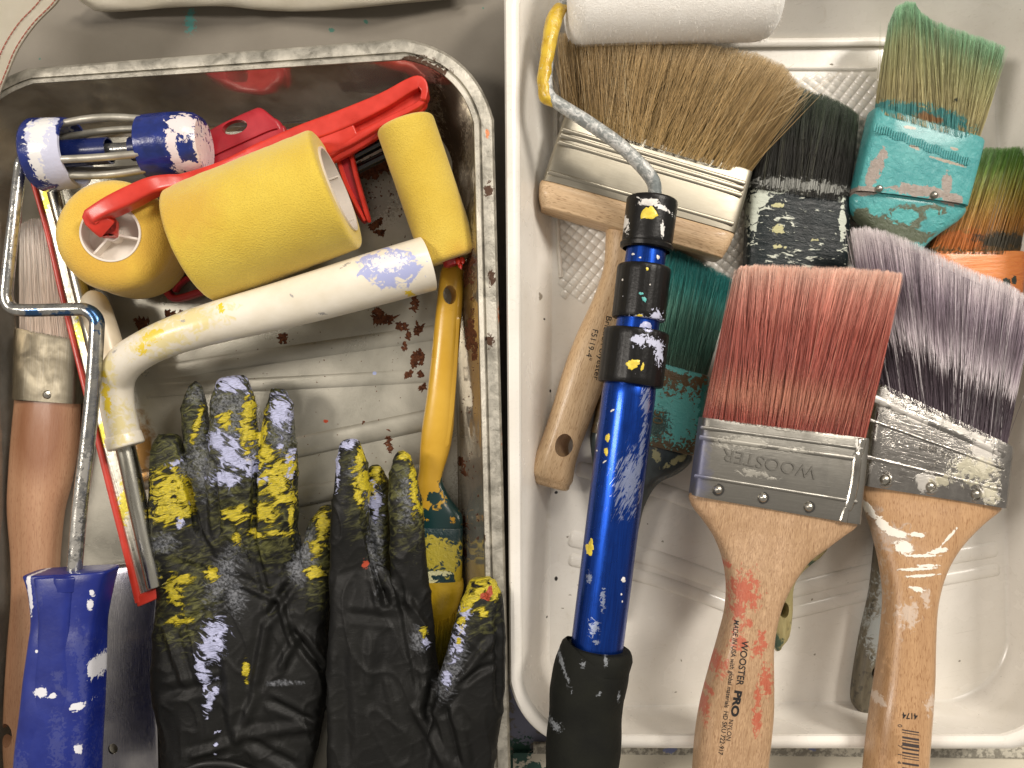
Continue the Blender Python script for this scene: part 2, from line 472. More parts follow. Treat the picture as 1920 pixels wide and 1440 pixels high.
# cream board under the lower edge of the white tray
m = M('cream_board'); a = m.noise((60, 12, 12), 0, 5); b = m.noise(3, 0, 6, .7)
c = m.mix(m.rng(a, .3, .7), '#d2cab6', '#ddd6c4'); c = m.mix(m.rng(b, .66, .7, 0, .6), c, '#8d8a80')
c = m.mix(m.blobs([(975, 1412, 20, 22), (1000, 1440, 20, 12)], .9, 3, .15, 4), c, '#31584d')
BOARD = m.out(c, .6, 0, m.bump(b, .15))
p0, p1 = P(962, 1412, 4), P(2300, 1412, 4)
struct('board', boxg(p0.x, p0.y-.15, p1.x, p0.y, .0005, .004), BOARD)
m = M('chipped_strip'); b = m.noise(3.5, 0, 6, .7); a = m.noise((30, 4, 4), 0, 4)
c = m.mix(m.rng(b, .45, .55), '#8e897c', '#c9c3b2'); c = m.mix(m.blobs([(1258, 1410, 10, 6), (1525, 1402, 8, 9)], .6, 2, .15, 8), c, '#7f87b0')
STRIP = m.out(c, .65, 0, m.bump(b, .5))
q0 = P(985, 1408, 5.5)
st_g = slab([(1000, 1392, 1000, 1412, 4, 3.5), (2300, 1400, 2300, 1424, 4, 3.5)], 1, 16, e=6)
struct('board_lip', st_g, STRIP)

# ------------------------------------------------------------------ trays
def rpoly(corners, rad, n=14, seg=10):
    """rounded quadrilateral in photo pixels; corners in order, rad per corner"""
    c = [np.array(p, float) for p in corners]; out = []
    for i in range(4):
        a, b, d = c[i-1], c[i], c[(i+1) % 4]; r = rad[i]
        u = (a-b)/np.linalg.norm(a-b); w = (d-b)/np.linalg.norm(d-b)
        A, B = b+u*r, b+w*r
        for k in range(n):
            t = k/(n-1); out.append((1-t)**2*A + 2*t*(1-t)*(b*.62+.19*(A+B)) + t*t*B)
        nx = (d + (b-d)/np.linalg.norm(b-d)*rad[(i+1) % 4])
        for k in range(1, seg): out.append(B + (nx-B)*k/seg)
    return out
def levels(lv, cap_last=False, cap_first=False):
    V, F = [], []
    for (cs, rad, z) in lv: V += [P(p[0], p[1], z) for p in rpoly(cs, rad)]
    n = len(V)//len(lv)
    for j in range(len(lv)-1):
        for i in range(n): F.append((j*n+i, j*n+(i+1) % n, (j+1)*n+(i+1) % n, (j+1)*n+i))
    if cap_last: F.append(tuple((len(lv)-1)*n+i for i in range(n)))
    return V, F
def lerpc(a, b, t): return [tuple(np.array(p)*(1-t)+np.array(q)*t) for p, q in zip(a, b)]

MT = Thing('metal_paint_tray', 'old galvanised metal paint tray with rust patches, full of yellow rollers and gloves', 'paint tray', 450, 800, 0)
RO = [(-110, 141), (922, 60), (962, 1620), (-110, 1620)]; RI = [(-70, 166), (884, 105), (922, 1590), (-60, 1590)]
WB = [(38, 262), (848, 222), (872, 1560), (18, 1560)]
rustrim = [(778, 118, 30, 12), (815, 135, 22, 14), (917, 355, 7, 14), (922, 520, 6, 16), (918, 640, 8, 12), (905, 1010, 5, 9)]
m = M('galvanised_rim', MT.L); a = m.noise((8, 8, 8), 0, 6, .65, .5); b = m.noise(1.2, 0, 4, .7); pt = m.noise(26, 0, 5, .6, .3)
c = m.mix(m.rng(a, .35, .65), '#8c887d', '#c4bfb2'); c = m.mix(m.rng(b, .6, .7, 0, .7), c, '#4d4a42')
c = m.mix(m.rng(pt, .52, .6, 0, .75), c, '#cfcabd')
c = m.mix(m.blobs(rustrim, .9, 3, .12, 48), c, '#4b3527')
c = m.mix(m.blobs([(938, 590, 4, 20), (946, 820, 4, 25), (913, 250, 4, 8)], .8, 3, .2, 48), c, '#c07a52')
RIM = m.out(c, m.rng(a, .3, .7, .32, .55), .55, m.bump(m.math('ADD', a, b), .2))
m = M('tray_wall_metal', MT.L); a = m.noise(22, 0, 5, .6, .6); b = m.noise(2.2, 0, 6, .72, .6)
c = m.mix(m.rng(a, .3, .7), '#ddd6ca', '#b8ae9f')
c = m.mix(m.math('MULTIPLY', m.blobs([(850, 230, 30, 110), (875, 400, 18, 90), (880, 560, 12, 90)], .9, 2.5, .25, 20), .8), c, '#4a3222')
c = m.mix(m.rng(m.noise(1.6, 0, 5, .75), .66, .72, 0, .7), c, '#2c2118')
WALLM = m.out(c, m.rng(a, .3, .7, .07, .15), .80, m.bump(m.noise(38, 0, 2), 1.8))
rust = [(708, 415, 6, 8), (700, 425, 9, 5), (712, 435, 7, 8), (700, 310, 26, 12), (685, 325, 18, 9), (716, 300, 12, 10), (528, 634, 7, 8), (777, 568, 6, 13), (718, 598, 16, 9), (735, 596, 10, 4), (708, 592, 8, 12),
        (752, 613, 9, 9), (766, 627, 6, 8), (785, 620, 5, 14), (758, 650, 5, 6), (776, 675, 7, 14), (787, 672, 7, 12), (765, 700, 8, 6), (788, 700, 5, 8), (793, 726, 6, 6), (730, 823, 4, 18), (731, 845, 4, 5),
        (265, 605, 14, 9), (318, 588, 9, 6), (337, 586, 5, 4), (885, 620, 8, 45), (893, 660, 6, 30), (883, 530, 8, 60), (866, 865, 6, 7), (872, 880, 4, 12), (872, 975, 4, 14), (872, 1030, 5, 10), (402, 563, 3, 3),
        (605, 1325, 9, 9), (690, 315, 30, 10), (660, 330, 10, 8), (681, 792, 3, 3), (600, 600, 2, 2)]
m = M('galvanised_floor', MT.L); a = m.noise(34, 20, 5, .55, .4); b = m.noise(.9, 0, 4, .7); sp = m.noise(1.7, 0, 3, .6, .3)
c = m.mix(m.rng(a, .32, .68), '#979488', '#b4b0a3')
c = m.mix(m.rng(b, .55, .8, 0, .35), c, '#8f8b80')
c = m.mix(m.rng(sp, .735, .76, 0, .85), c, '#3a322a')
c = m.mix(m.math('MULTIPLY', m.blobs([(700, 360, 50, 50), (430, 540, 60, 20), (890, 600, 14, 110), (860, 1050, 18, 160)], .8, 1.2, .2, 5), .55), c, '#6b655a')
c = m.mix(m.blobs([(265, 860, 22, 60), (240, 480, 30, 40)], .8, 8, .5, 5), c, '#7d5a26')
c = m.mix(m.blobs([(702, 700, 4, 3)], .3, 2, .2, 5), c, '#aab4dd'); c = m.mix(m.blobs([(610, 790, 4, 3)], .5, 2, .2, 5), c, '#d1583a')
FLOORM = m.out(c, m.rng(a, .3, .7, .24, .40), .55, m.bump(m.math('ADD', m.math('MULTIPLY', a, .8), m.math('MULTIPLY', b, .6)), .12))
# rim: rolled edge
MT.add('rim', levels([(RO, (165, 165, 120, 120), 40), (RO, (165, 165, 120, 120), 45), (lerpc(RO, RI, .12), (160, 160, 120, 120), 47.5), (lerpc(RO, RI, .45), (150, 150, 115, 115), 48), (lerpc(RO, RI, .6), (145, 140, 110, 110), 48), (lerpc(RO, RI, .66), (142, 138, 110, 110), 46.8),
                      (lerpc(RO, RI, .74), (140, 135, 110, 110), 48.6), (lerpc(RO, RI, .95), (135, 128, 110, 110), 48), (RI, (132, 125, 110, 110), 46)]), RIM)
MT.add('side_wall', levels([(RI, (132, 125, 110, 110), 46.5), (lerpc(RI, WB, .12), (128, 120, 105, 105), 41), (lerpc(RI, WB, .9), (80, 90, 90, 90), 7.5), (WB, (70, 80, 80, 80), 5), (lerpc(WB, RI, -.06), (70, 75, 80, 80), 4)]), WALLM)
W2 = lerpc(WB, RI, -.02)
fl = MT.add('floor', levels([(W2, (70, 78, 80, 80), 4.3), (lerpc(WB, RI, -.25), (60, 70, 80, 80), 4.2)], cap_last=True), FLOORM)
for (x0, y0, x1, y1, w, h) in [(240, 905, 812, 786, 40, 3.6), (240, 995, 812, 884, 38, 3.6), (240, 1085, 812, 982, 38, 3.6), (280, 738, 820, 700, 26, 1.1), (300, 700, 820, 622, 30, 1.0)]:
    MT.add('rib', slab([(x0, y0-w/2, x0, y0+w/2, 4, h), (x0+40, y0-8-w/2, x0+40, y0-8+w/2, 4.3, h), (x1-30, y1+5-w/2, x1-30, y1+5+w/2, 4.3, h), (x1, y1-w/2, x1, y1+w/2, 4, h*.4)], 3, 16, (2, 2), 2.2), FLOORM)
MT.add('side_rib', tube([(862, 560, 5, 16, 4), (868, 900, 5, 18, 4), (880, 1500, 5, 18, 4)], 3, 12, (3, 3)), FLOORM)
MT.add('side_rib', tube([(885, 700, 14, 12, 4), (893, 1000, 14, 12, 4), (905, 1500, 14, 12, 4)], 3, 12, (3, 3)), RIM)

m = M('rust_crust', MT.L); a = m.noise(1.6, 0, 6, .7)
RUSTM = m.out(m.mix(m.rng(a, .38, .62), '#3a2015', '#6b4028'), .8, 0, m.bump(a, .5), 0, .2)
rr_ = random.Random(4); rs = []
for (x, y, a_, b_) in rust:
    if max(a_, b_) < 4: rs.append((x, y, a_, b_)); continue
    for k in range(int(5 + a_*b_/14)):
        th = rr_.uniform(0, 6.283); q = rr_.random()**.7; rs.append((x+a_*q*math.cos(th), y+b_*q*math.sin(th), rr_.uniform(.25, .75)*min(a_, 11)+.6, rr_.uniform(.25, .75)*min(b_, 11)+.6, rr_.uniform(0, 180)))
for k in range(260):
    x = rr_.gauss(885, 9) if k % 2 else rr_.gauss(700, 45); y = rr_.uniform(500, 1080) if k % 2 else rr_.gauss(350, 50); rs.append((x, y, rr_.uniform(.6, 2.2), rr_.uniform(.6, 2.6)))
for k in range(120): rs.append((rr_.uniform(380, 860), rr_.uniform(560, 1000), rr_.uniform(.5, 1.3), rr_.uniform(.5, 1.3)))
splats(MT, [o for o in MT.parts if not o.name.startswith('rim')], rs, RUSTM, 5, 'rust_patches', .16, .55, 8)

# white plastic tray
WT = Thing('white_paint_tray', 'white plastic paint tray with a pebbled ramp, holding the brushes and the blue pole', 'paint tray', 1450, 720, 0)
m = M('white_plastic', WT.L); a = m.noise(45, 0, 4); b = m.noise(2.2, 0, 5, .7); sp = m.noise(1.3, 0, 2, .5)
sc = m.noise((20, .6, 3), 12, 5, .7, .4); c = m.mix(m.rng(a, .3, .7), '#e0dbd1', '#efebe3'); c = m.mix(m.rng(b, .58, .75, 0, .25), c, '#b5ad9c'); c = m.mix(m.rng(sc, .62, .70, 0, .28), c, '#a8a192'); c = m.mix(m.rng(m.noise(14, 0, 7, .7, 1.5), .60, .72, 0, .22), c, '#bcae94')
c = m.mix(m.rng(sp, .775, .79, 0, .8), c, '#4a4640')
c = m.mix(m.blobs([(1043, 924, 3, 3), (1043, 1086, 3, 4), (1025, 1156, 2, 2), (1766, 1095, 2, 2), (1020, 600, 2, 2), (1032, 733, 1.6, 3)], .3, 2, .2, 8), c, '#2b2622')
WPL = m.out(c, m.rng(a, .3, .7, .20, .32), 0, m.bump(b, .05), .15)
QO = [(944, -120), (2030, -120), (2020, 1404), (957, 1402)]; QI = [(974, -90), (1990, -90), (1985, 1376), (980, 1376)]
QB = [(1036, 85), (1868, 78), (1893, 1312), (1028, 1328)]; r_o = (120, 120, 120, 120); r_i = (100, 100, 110, 105); r_b = (70, 80, 110, 90)
WT.add('rim', levels([(QO, r_o, 38), (QO, r_o, 47), (lerpc(QO, QI, .12), r_o, 49), (lerpc(QO, QI, .4), r_o, 49.6), (lerpc(QO, QI, .55), r_o, 49.2), (lerpc(QO, QI, .85), r_i, 48.6), (QI, r_i, 47)]), WPL)
WT.add('side_wall', levels([(QI, r_i, 47.3), (lerpc(QI, QB, .1), r_i, 43), (lerpc(QI, QB, .5), r_i, 24), (lerpc(QI, QB, .56), r_i, 22), (lerpc(QI, QB, .93), r_b, 8.5), (QB, r_b, 7), (lerpc(QB, QI, -.08), r_b, 6.2)]), WPL)
wfloor = WT.add('floor', levels([(lerpc(QB, QI, -.03), r_b, 6.6), (lerpc(QB, QI, -.3), r_b, 6.5)], cap_last=True), WPL)
def ribw(pts, w, h, z=6.5): return tube([(x, y, z, w*1.35, h*.55) for x, y in pts], 4, 20, (3, 3), 2.0)
for pts, w in [([(1075, 1010), (1230, 1048), (1400, 1110)], 24), ([(1075, 1050), (1230, 1088), (1400, 1150)], 18), ([(1480, 1108), (1660, 1065), (1862, 1030)], 22), ([(1480, 1150), (1660, 1107), (1866, 1068)], 18),
               ([(1090, 880), (1240, 920), (1400, 980)], 22), ([(1640, 985), (1750, 960), (1850, 930)], 22)]:
    WT.add('rib', ribw(pts, w, 5), WPL)
for pts in [[(1040, 58), (1862, 50)], [(1040, 84), (1862, 76)]]:
    WT.add('rib', ribw([pts[0], ((pts[0][0]+pts[1][0])/2, (pts[0][1]+pts[1][1])/2), pts[1]], 12, 5, 9), WPL)
WT.add('moulded_loop', tube([(1052, 520, 6.6, 8, 3), (1045, 400, 6.6, 8, 3), (1045, 180, 6.6, 8, 3), (1055, 142, 6.6, 8, 3), (1080, 130, 6.6, 8, 3), (1300, 128, 6.6, 8, 3), (1640, 130, 6.6, 8, 3)], 4, 10), WPL)
wr = random.Random(9); dr = [(wr.uniform(1050, 1860), wr.uniform(980, 1300), wr.uniform(1, 2.6), wr.uniform(1, 2.2)) for _ in range(26)] + [(1012, 560, 3, 9), (1052, 1210, 2, 2), (1800, 1240, 2.5, 1.5), (1880, 700, 2, 6), (1560, 120, 3, 2)]
splats(WT, [wfloor] + [o for o in WT.parts if o.name.startswith('side_wall')], dr, plain('grey_drips', '#9a9284', .5), 7, 'dried_drips', .15, .5, 4)
# pebbled pads (small pyramids)
def pad(x0, y0, x1, y1, z, pitch, h, ang=38):
    V, F = [], []; a = math.radians(ang); ca, sa = math.cos(a), math.sin(a)
    cx, cy = (x0+x1)/2, (y0+y1)/2; R = int(max(x1-x0, y1-y0)/pitch)+2
    for i in range(-R, R):
        for j in range(-R, R):
            u, v = i*pitch*1.05, j*pitch*.95; x = cx+u*ca-v*sa; y = cy+u*sa+v*ca
            if not (x0 < x < x1 and y0 < y < y1): continue
            b = len(V)
            for (du, dv) in ((-.5, -.5), (.5, -.5), (.5, .5), (-.5, .5)):
                uu, vv = u+du*pitch, v+dv*pitch*.92; V.append(P(cx+uu*ca-vv*sa, cy+uu*sa+vv*ca, z))
            V.append(P(x, y, z+h)); F += [(b, b+1, b+4), (b+1, b+2, b+4), (b+2, b+3, b+4), (b+3, b, b+4)]
    return V, F
WT.add('pebbled_pad', pad(1052, 140, 1660, 560, 6.7, 15, 2.0), WPL, kind='stuff', smooth=75)

# ------------------------------------------------------------------ canvas cloth, top left
CC = Thing('canvas_cloth', 'cream canvas cloth with red stitching draped over the top left tray corner', 'cloth', 60, 40, 50)
m = M('canvas', CC.L); a = m.noise(25, 0, 4); w1 = m.wave(.55, 30, .3, 1, 0); w2 = m.wave(.55, 120, .3, 1, 0)
c = m.mix(m.rng(a, .3, .7), '#ded4bc', '#eae1cd'); hh = m.math('ADD', m.math('ADD', w1, w2), m.math('MULTIPLY', a, 2))
CANV = m.out(c, .85, 0, m.bump(hh, .12), 0, .2, .2)
def cloth(rowsL, nx, fn, thick=1.2):
    """rowsL: function (i,j)->point grid, two-sided"""
    V, F = [], []; ny = len(rowsL)
    for r in rowsL:
        for k in range(nx):
            t = k/(nx-1); x = r[0]+(r[2]-r[0])*t; y = r[1]+(r[3]-r[1])*t; V.append(P(x, y, fn(x, y, t)))
    n = len(V)
    for r in rowsL:
        for k in range(nx):
            t = k/(nx-1); x = r[0]+(r[2]-r[0])*t; y = r[1]+(r[3]-r[1])*t; V.append(P(x, y, fn(x, y, t)-thick))
    for j in range(ny-1):
        for k in range(nx-1):
            i = j*nx+k; F.append((i, i+1, i+nx+1, i+nx)); F.append((n+i, n+i+nx, n+i+nx+1, n+i+1))
    for j in range(ny-1):
        for k in (0, nx-1):
            i = j*nx+k; F.append((i, i+nx, n+i+nx, n+i))
    for k in range(nx-1):
        for j in (0, ny-1):
            i = j*nx+k; F.append((i, i+1, n+i+1, n+i))
    return V, F
rows = cr([(-160, -60, 165, -60), (-160, -20, 128, -20), (-160, 10, 105, 10), (-160, 45, 70, 45), (-160, 90, 38, 90), (-160, 135, 18, 135), (-160, 172, 3, 172), (-160, 210, -8, 205)], 5)
def czf(x, y, t): return 57 + 2.0*math.sin(x*.03+y*.02) + (4*math.exp(-((t-.97)/.03)**2) if t > .85 else 0)*.3 - (3.0 if t > .995 else 0) + 1.2*mnoise.noise(Vector((x*.02, y*.02, 3)))
flap = CC.add('cloth_flap', cloth(rows, 60, czf, 1.4), CANV)
rows2 = cr([(148, 1, 175, -14), (165, 12, 200, -40), (186, 22, 230, -70), (240, 21, 280, -70), (330, 14, 340, -70), (420, 12, 430, -70), (500, 20, 500, -70), (590, 21, 590, -70), (680, 14, 680, -70), (760, 6, 760, -70), (880, -4, 880, -70)], 6)
def czf2(x, y, t): return 15 + 3*math.sin(x*.02) - 5*math.exp(-t*9) + 1.0*mnoise.noise(Vector((x*.02, y*.05, 7)))
CC.add('cloth_fold', cloth(rows2, 24, czf2, 1.4), CANV)
m = M('red_thread', CC.L); THR = m.out('#9c4a38', .8)
sb = CC.bvh([flap])
for off in (10, 38):
    V, F = [], []
    line = cr([(165-off*1.0, -60), (128-off, -20), (105-off, 10), (70-off*.95, 45), (38-off*.85, 90), (18-off*.75, 135), (3-off*.7, 172), (-8-off*.7, 205)], 12)
    seg = np.linalg.norm(np.diff(line, axis=0), axis=1); cum = np.concatenate([[0], np.cumsum(seg)]); tot = cum[-1]; g = []
    s0 = 0
    while s0 < tot-9:
        pts = []
        for s_ in np.linspace(s0, s0+8.5, 4):
            x, y = np.interp(s_, cum, line[:, 0]), np.interp(s_, cum, line[:, 1]); pts.append((x, y))
        zs = []
        for i, (x, y) in enumerate(pts):
            z = czf(x, y, (x+160)/(max(1, np.interp(y, rows[:, 1], rows[:, 2]))+160)) + (0.15 if i in (0, 3) else .45); zs.append((x, y, z, 1.8))
        g.append(tube(zs, 1, 6)); s0 += 10.5
    CC.add('stitching', join(*g), THR, kind='stuff')

# ================================================================== LEFT TRAY THINGS
# ---- wooden brush with white bristles, far left
B = Thing('paint_brush', 'plain reddish wooden brush with white bristles and bare steel ferrule along the left tray wall', 'paint brush', 85, 750, 14)
bm_ = bristle_mat('pale_bristle', B.L, [(0, '#d0bfb0'), (.5, '#e2d6ca'), (1, '#efe7df')], .25)
bristles(B, (36, 618), (152, 640), 15, 11, [(40, 418), (60, 410), (90, 408), (114, 416)], 13, 6, 3500, bm_, seed=11)
fe = metal('brushed_steel', B.L, '#87806f', '#736c5d', .36, 88)
B.add('ferrule', slab([(35, 615, 156, 638, 15, 12), (34, 622, 155, 645, 15, 13.2), (31, 735, 151, 745, 15, 13.4), (30, 748, 150, 757, 15, 13.2)], 1, 40, e=5), fe)
B.add('rivet', lathe(P(89, 740, 20.5), P(89, 740, 23), [(0, 2.4), (.6, 2.3), (.85, 1.8), (1, .2)], 20), RIVET)
wd = wood('reddish_wood', B.L, '#c99f7d', '#b98a69', -92, [([(87, 800, 48, 96)], '#8a5838', .02, 8, .8)], '#8a5535', 14, rough=.45, grain=.7)  # dark ellipse paints the shading of a facet into the wood colour
hd = B.add('handle', slab([(30, 750, 149, 757, 14, 12), (24, 820, 145, 830, 14, 14), (19, 900, 132, 905, 14, 15), (18, 960, 118, 960, 14, 15), (24, 1040, 110, 1040, 14, 14), (25, 1120, 107, 1120, 14, 14), (18, 1220, 103, 1220, 14, 15), (12, 1320, 100, 1320, 15, 15), (10, 1400, 98, 1400, 16, 14), (14, 1470, 94, 1470, 17, 12)], 4, 36, (0, 6), 2.8), wd)
cut(hd, B, 27, 1368, 14, 22, 14)

# ---- bare metal scraper plate
K = Thing('scraper_plate', 'shiny bent metal plate with a punched hole between the blue handle and the left glove', 'scraper', 240, 1250, 10)
sm = metal('polished_sheet', K.L, '#b3b1b2', '#7b7a84', .16, 90, bd=.05, sz=30)
kp = K.add('plate', slab([(180, 1062, 302, 1050, 9, 1.2), (184, 1080, 300, 1068, 11, 1.4), (188, 1180, 292, 1175, 13, 1.4), (186, 1290, 292, 1285, 13, 1.4), (184, 1380, 296, 1380, 11, 1.4), (180, 1470, 298, 1470, 11, 1.4), (180, 1540, 298, 1540, 11, 1.4)], 4, 20, e=8), sm)
cut(kp, K, 211, 1405, 9, 10, 12)

# ---- trim shield with T handle
H = Thing('trim_guide', 'long aluminium trim guide with red plastic edge and white bent pipe handle', 'trim guide', 180, 720, 25)
m = M('streaked_aluminium', H.L); a = m.noise((60, 1.6, 5), -73, 4, .6, .3); b = m.noise(3, 0, 6, .7)
c = m.ramp(a, [(.3, '#85837a'), (.45, '#b9b6a6'), (.55, '#d8d5c8'), (.7, '#8f8d80')])
c = m.mix(m.blobs([(155, 610, 14, 50, -15), (200, 800, 8, 70, -15), (190, 700, 6, 60, -15), (84, 370, 8, 50, -18), (235, 960, 10, 150, -12)], 1.1, (4), .25, 25), c, '#ccc04e')
ALU = m.out(c, m.rng(b, .3, .7, .22, .45), .75, m.bump(m.math('ADD', a, b), .15))
RED = plain('red_plastic', '#c93a2a', .35, 0, .1); RED2 = plain('crimson_plastic', '#b52a35', .36, 0, .1)
H.add('blade', slab([(62, 322, 80, 315, 21, 3), (94, 450, 134, 430, 22, 3.5), (122, 560, 170, 550, 23, 4), (163, 720, 218, 708, 25, 4), (205, 890, 262, 875, 26, 4), (245, 1050, 292, 1038, 27, 4), (263, 1116, 300, 1102, 27, 4)], 4, 20, e=5), ALU)
H.add('red_edge', tube([(58, 320, 22, 8, 4.6), (92, 440, 23, 8, 4.6), (119, 555, 24, 9, 4.6), (160, 720, 26, 10, 4.6), (202, 890, 27, 11, 4.6), (243, 1050, 28, 12, 4.6), (262, 1128, 28, 13, 4.6)], 4, 12, (0, 0), 5), RED)
H.add('end_cap', slab([(256, 1120, 300, 1102, 27.6, 5.4), (259, 1134, 301, 1116, 27.6, 5.4)], 1, 16, (1, 1), 5), RED)
cro = metal('chrome_roll', H.L, '#c4c2b8', '#9a988c', .2, -73)
H.add('rolled_tube', tube([(98, 345, 27, 26), (140, 500, 28, 28), (190, 690, 30, 34), (232, 830, 31, 34), (258, 950, 31, 33), (290, 1098, 31, 30)], 4, 20, (1, 1)), cro)
m = M('white_pipe_plastic', H.L); a = m.noise(16, 0, 5); b = m.noise(5, 20, 6, .7, .8)
c = m.mix(m.rng(a, .3, .7), '#ded5c1', '#ece5d6')
c = m.mix(m.blobs([(735, 505, 52, 34, 10), (700, 490, 25, 14, 0)], .55, 5, .08, 50), c, '#a9afd8')
c = m.mix(m.math('MULTIPLY', m.blobs([(728, 492, 32, 16, 5)], .9, (2), .15, 55), .85), c, '#ece8e6')
c = m.mix(m.blobs([(312, 632, 18, 9, 20), (288, 655, 12, 9, 10), (435, 582, 6, 8), (195, 702, 8, 6), (196, 735, 7, 14), (198, 760, 6, 20), (766, 549, 8, 4)], 1.0, 3, .1, 50), c, '#e6c93c')
c = m.mix(m.math('MULTIPLY', m.blobs([(330, 625, 60, 28, 25), (380, 605, 50, 20, 15), (215, 800, 14, 40), (200, 680, 20, 40)], 1.2, 4, .4, 50), .55), c, '#dac65a')
c = m.mix(m.blobs([(365, 606, 5, 2), (228, 660, 5, 2, 30), (610, 590, 6, 1.5), (652, 500, 8, 2, 40), (560, 560, 4, 1.5, -50)], 1.6, 1.2, .4, 50), c, '#a5a19c')
PIPE = m.out(c, .28, 0, m.bump(b, .12), .15)
pipe = H.add('pipe_handle', tube([(801, 495, 38, 103), (700, 524, 44, 100), (600, 553, 49, 94), (500, 580, 53, 86), (400, 606, 56, 78), (330, 628, 56, 72), (275, 652, 53, 68), (235, 680, 48, 68), (218, 715, 42, 64), (220, 760, 40, 60), (228, 800, 38, 60), (233, 822, 37, 61), (236, 828, 37, 64)], 4, 36, (.5, 0)), PIPE)
H.add('pipe_lip', tube([(231, 818, 37, 66), (236, 834, 37, 67)], 1, 30, (1.2, 1.2)), PIPE)
m = M('cream_sleeve', H.L); a = m.noise(10, 0, 4); SLV = m.out(m.mix(m.rng(a, .3, .7), '#d5c6aa', '#e0d4bd'), .4, 0, None, .1)
H.add('sleeve', tube([(178, 572, 32, 50), (184, 592, 32, 54), (205, 660, 33, 54), (225, 760, 34, 50), (234, 815, 34, 48)], 4, 28, (8, 2)), SLV)

# ---- red mini roller: red arm, handle bar, foam on its side
def foam_mat(name, L, c1, c2, tint=None, z=60):
    m = M(name, L); a = m.noise(26, 0, 4, .5); f = m.voro((.75, .75, .75)); g = m.noise(.5, 0, 3, .7); sp = m.noise(.8, 0, 2, .5)
    c = m.mix(m.rng(a, .3, .7), c1, c2)
    c = m.mix(m.rng(f, .0, .55, .5, 0), c, tuple(x*.80 for x in lin(c1)[:3])+(1,))
    c = m.mix(m.rng(sp, .74, .78, 0, .55), c, '#f8ee9a')  # pale specks paint sparkles into the foam colour
    if tint: c = m.mix(m.math('MULTIPLY', m.blobs(tint, .4, 10, .5, z), .55), c, '#c89a3e')
    return m.out(c, .85, 0, m.bump(m.math('ADD', f, g), .22), 0, .15, .35, sss=.0)
FW = plain('white_core_plastic', '#e6ddd2', .4, 0, .1, var=.05)
def foam(T, c0, c1, R, r, bev=3, fname='foam_sleeve', mat=None, n=64, seed=0, soft=.35):
    Lm = (Vector(c1)-Vector(c0)).length*1000; b = bev/Lm; prof = []
    for k in range(6):
        ph = k/5*math.pi/2; prof.append((b*(1-math.sin(ph)), R-bev*(1-math.cos(ph))))
    prof = [(0.0, r), (0.0, (r+R-bev)/2)] + prof[::1] if True else prof
    prof = [(0, r), (0, (r+R-bev)/2)] + [(b*(1-math.cos(k/5*math.pi/2)), R-bev+bev*math.sin(k/5*math.pi/2)) for k in range(6)]
    NS = 30; prof += [(b+(1-2*b)*k/NS, R) for k in range(1, NS)]
    prof += [(1-b+b*math.sin(k/5*math.pi/2), R-bev+bev*math.cos(k/5*math.pi/2)) for k in range(6)] + [(1, (r+R-bev)/2), (1, r)]
    V, F = lathe(c0, c1, prof, n, loop=False)
    V2 = []
    ax0, ax1 = Vector(c0), Vector(c1)
    for v in V:
        q = mnoise.noise(v*60 + Vector((seed, 0, 0)))*.0009*soft + mnoise.noise(v*260)*.00035*soft*2
        d = (v - ax0); t = (ax1-ax0).normalized(); rad = d - t*d.dot(t); V2.append(v + (rad.normalized()*q if rad.length > (r+1)/1000 else Vector()))
    return T.add(fname, (V2, F), mat, smooth=60)
MR = Thing('mini_roller', 'red plastic mini roller whose arm hooks into an upright yellow foam roller', 'paint roller', 225, 450, 10)
FM1 = foam_mat('yellow_foam', MR.L, '#dab244', '#e3c155', [(180, 500, 60, 50), (300, 470, 50, 70)])
c0, c1 = P(268, 470, 10), P(207, 437, 60)
foam(MR, c0, c1, 27.6, 14.2, 9, mat=FM1, seed=3)
MR.add('core', lathe(c0.lerp(c1, .1), c1, [(0, .1), (0, 13.8), (1.0, 14.3), (1.012, 14.1), (1.012, 13.2), (.80, 12.7), (.80, .1)], 48), FW)
ax = (c1-c0).normalized()
for k in range(3):
    a = math.radians(50 + 120*k); e1 = ax.cross(Vector((0, 1, 0))).normalized(); e2 = ax.cross(e1)
    dr = e1*math.cos(a) + e2*math.sin(a); pr = ax.cross(dr); base = c0.lerp(c1, .80); top = c0.lerp(c1, .96)
    V = [];
    for (q, w) in ((base, 0), (top, 0)):
        for (rr, ww) in ((.001, -.0005), (.013, -.0005), (.013, .0005), (.001, .0005)): V.append(q + dr*rr + pr*ww)
    MR.add('spoke', (V, [(0, 1, 2, 3), (4, 5, 6, 7), (0, 1, 5, 4), (1, 2, 6, 5), (2, 3, 7, 6), (3, 0, 4, 7)]), FW)
MR.add('hub', lathe(c0.lerp(c1, .6), c0.lerp(c1, .97), [(0, 4), (1, 3.6), (1, .1)], 20), FW)
RED = plain('bright_red_plastic', '#d5382a', .34, 0, .1, bumpd=.03)
MR.add('arm', tube([(208, 430, 58, 30, 9), (196, 424, 63, 42, 9), (178, 410, 66, 34, 9), (184, 402, 67, 30, 9), (210, 388, 67, 34, 10), (245, 371, 66, 36, 10), (285, 352, 64, 32, 10), (318, 345, 60, 29, 9), (352, 342, 55, 30, 8), (420, 322, 42, 34, 8), (500, 288, 34, 44, 8)], 4, 32, (1, 3), 6), RED)
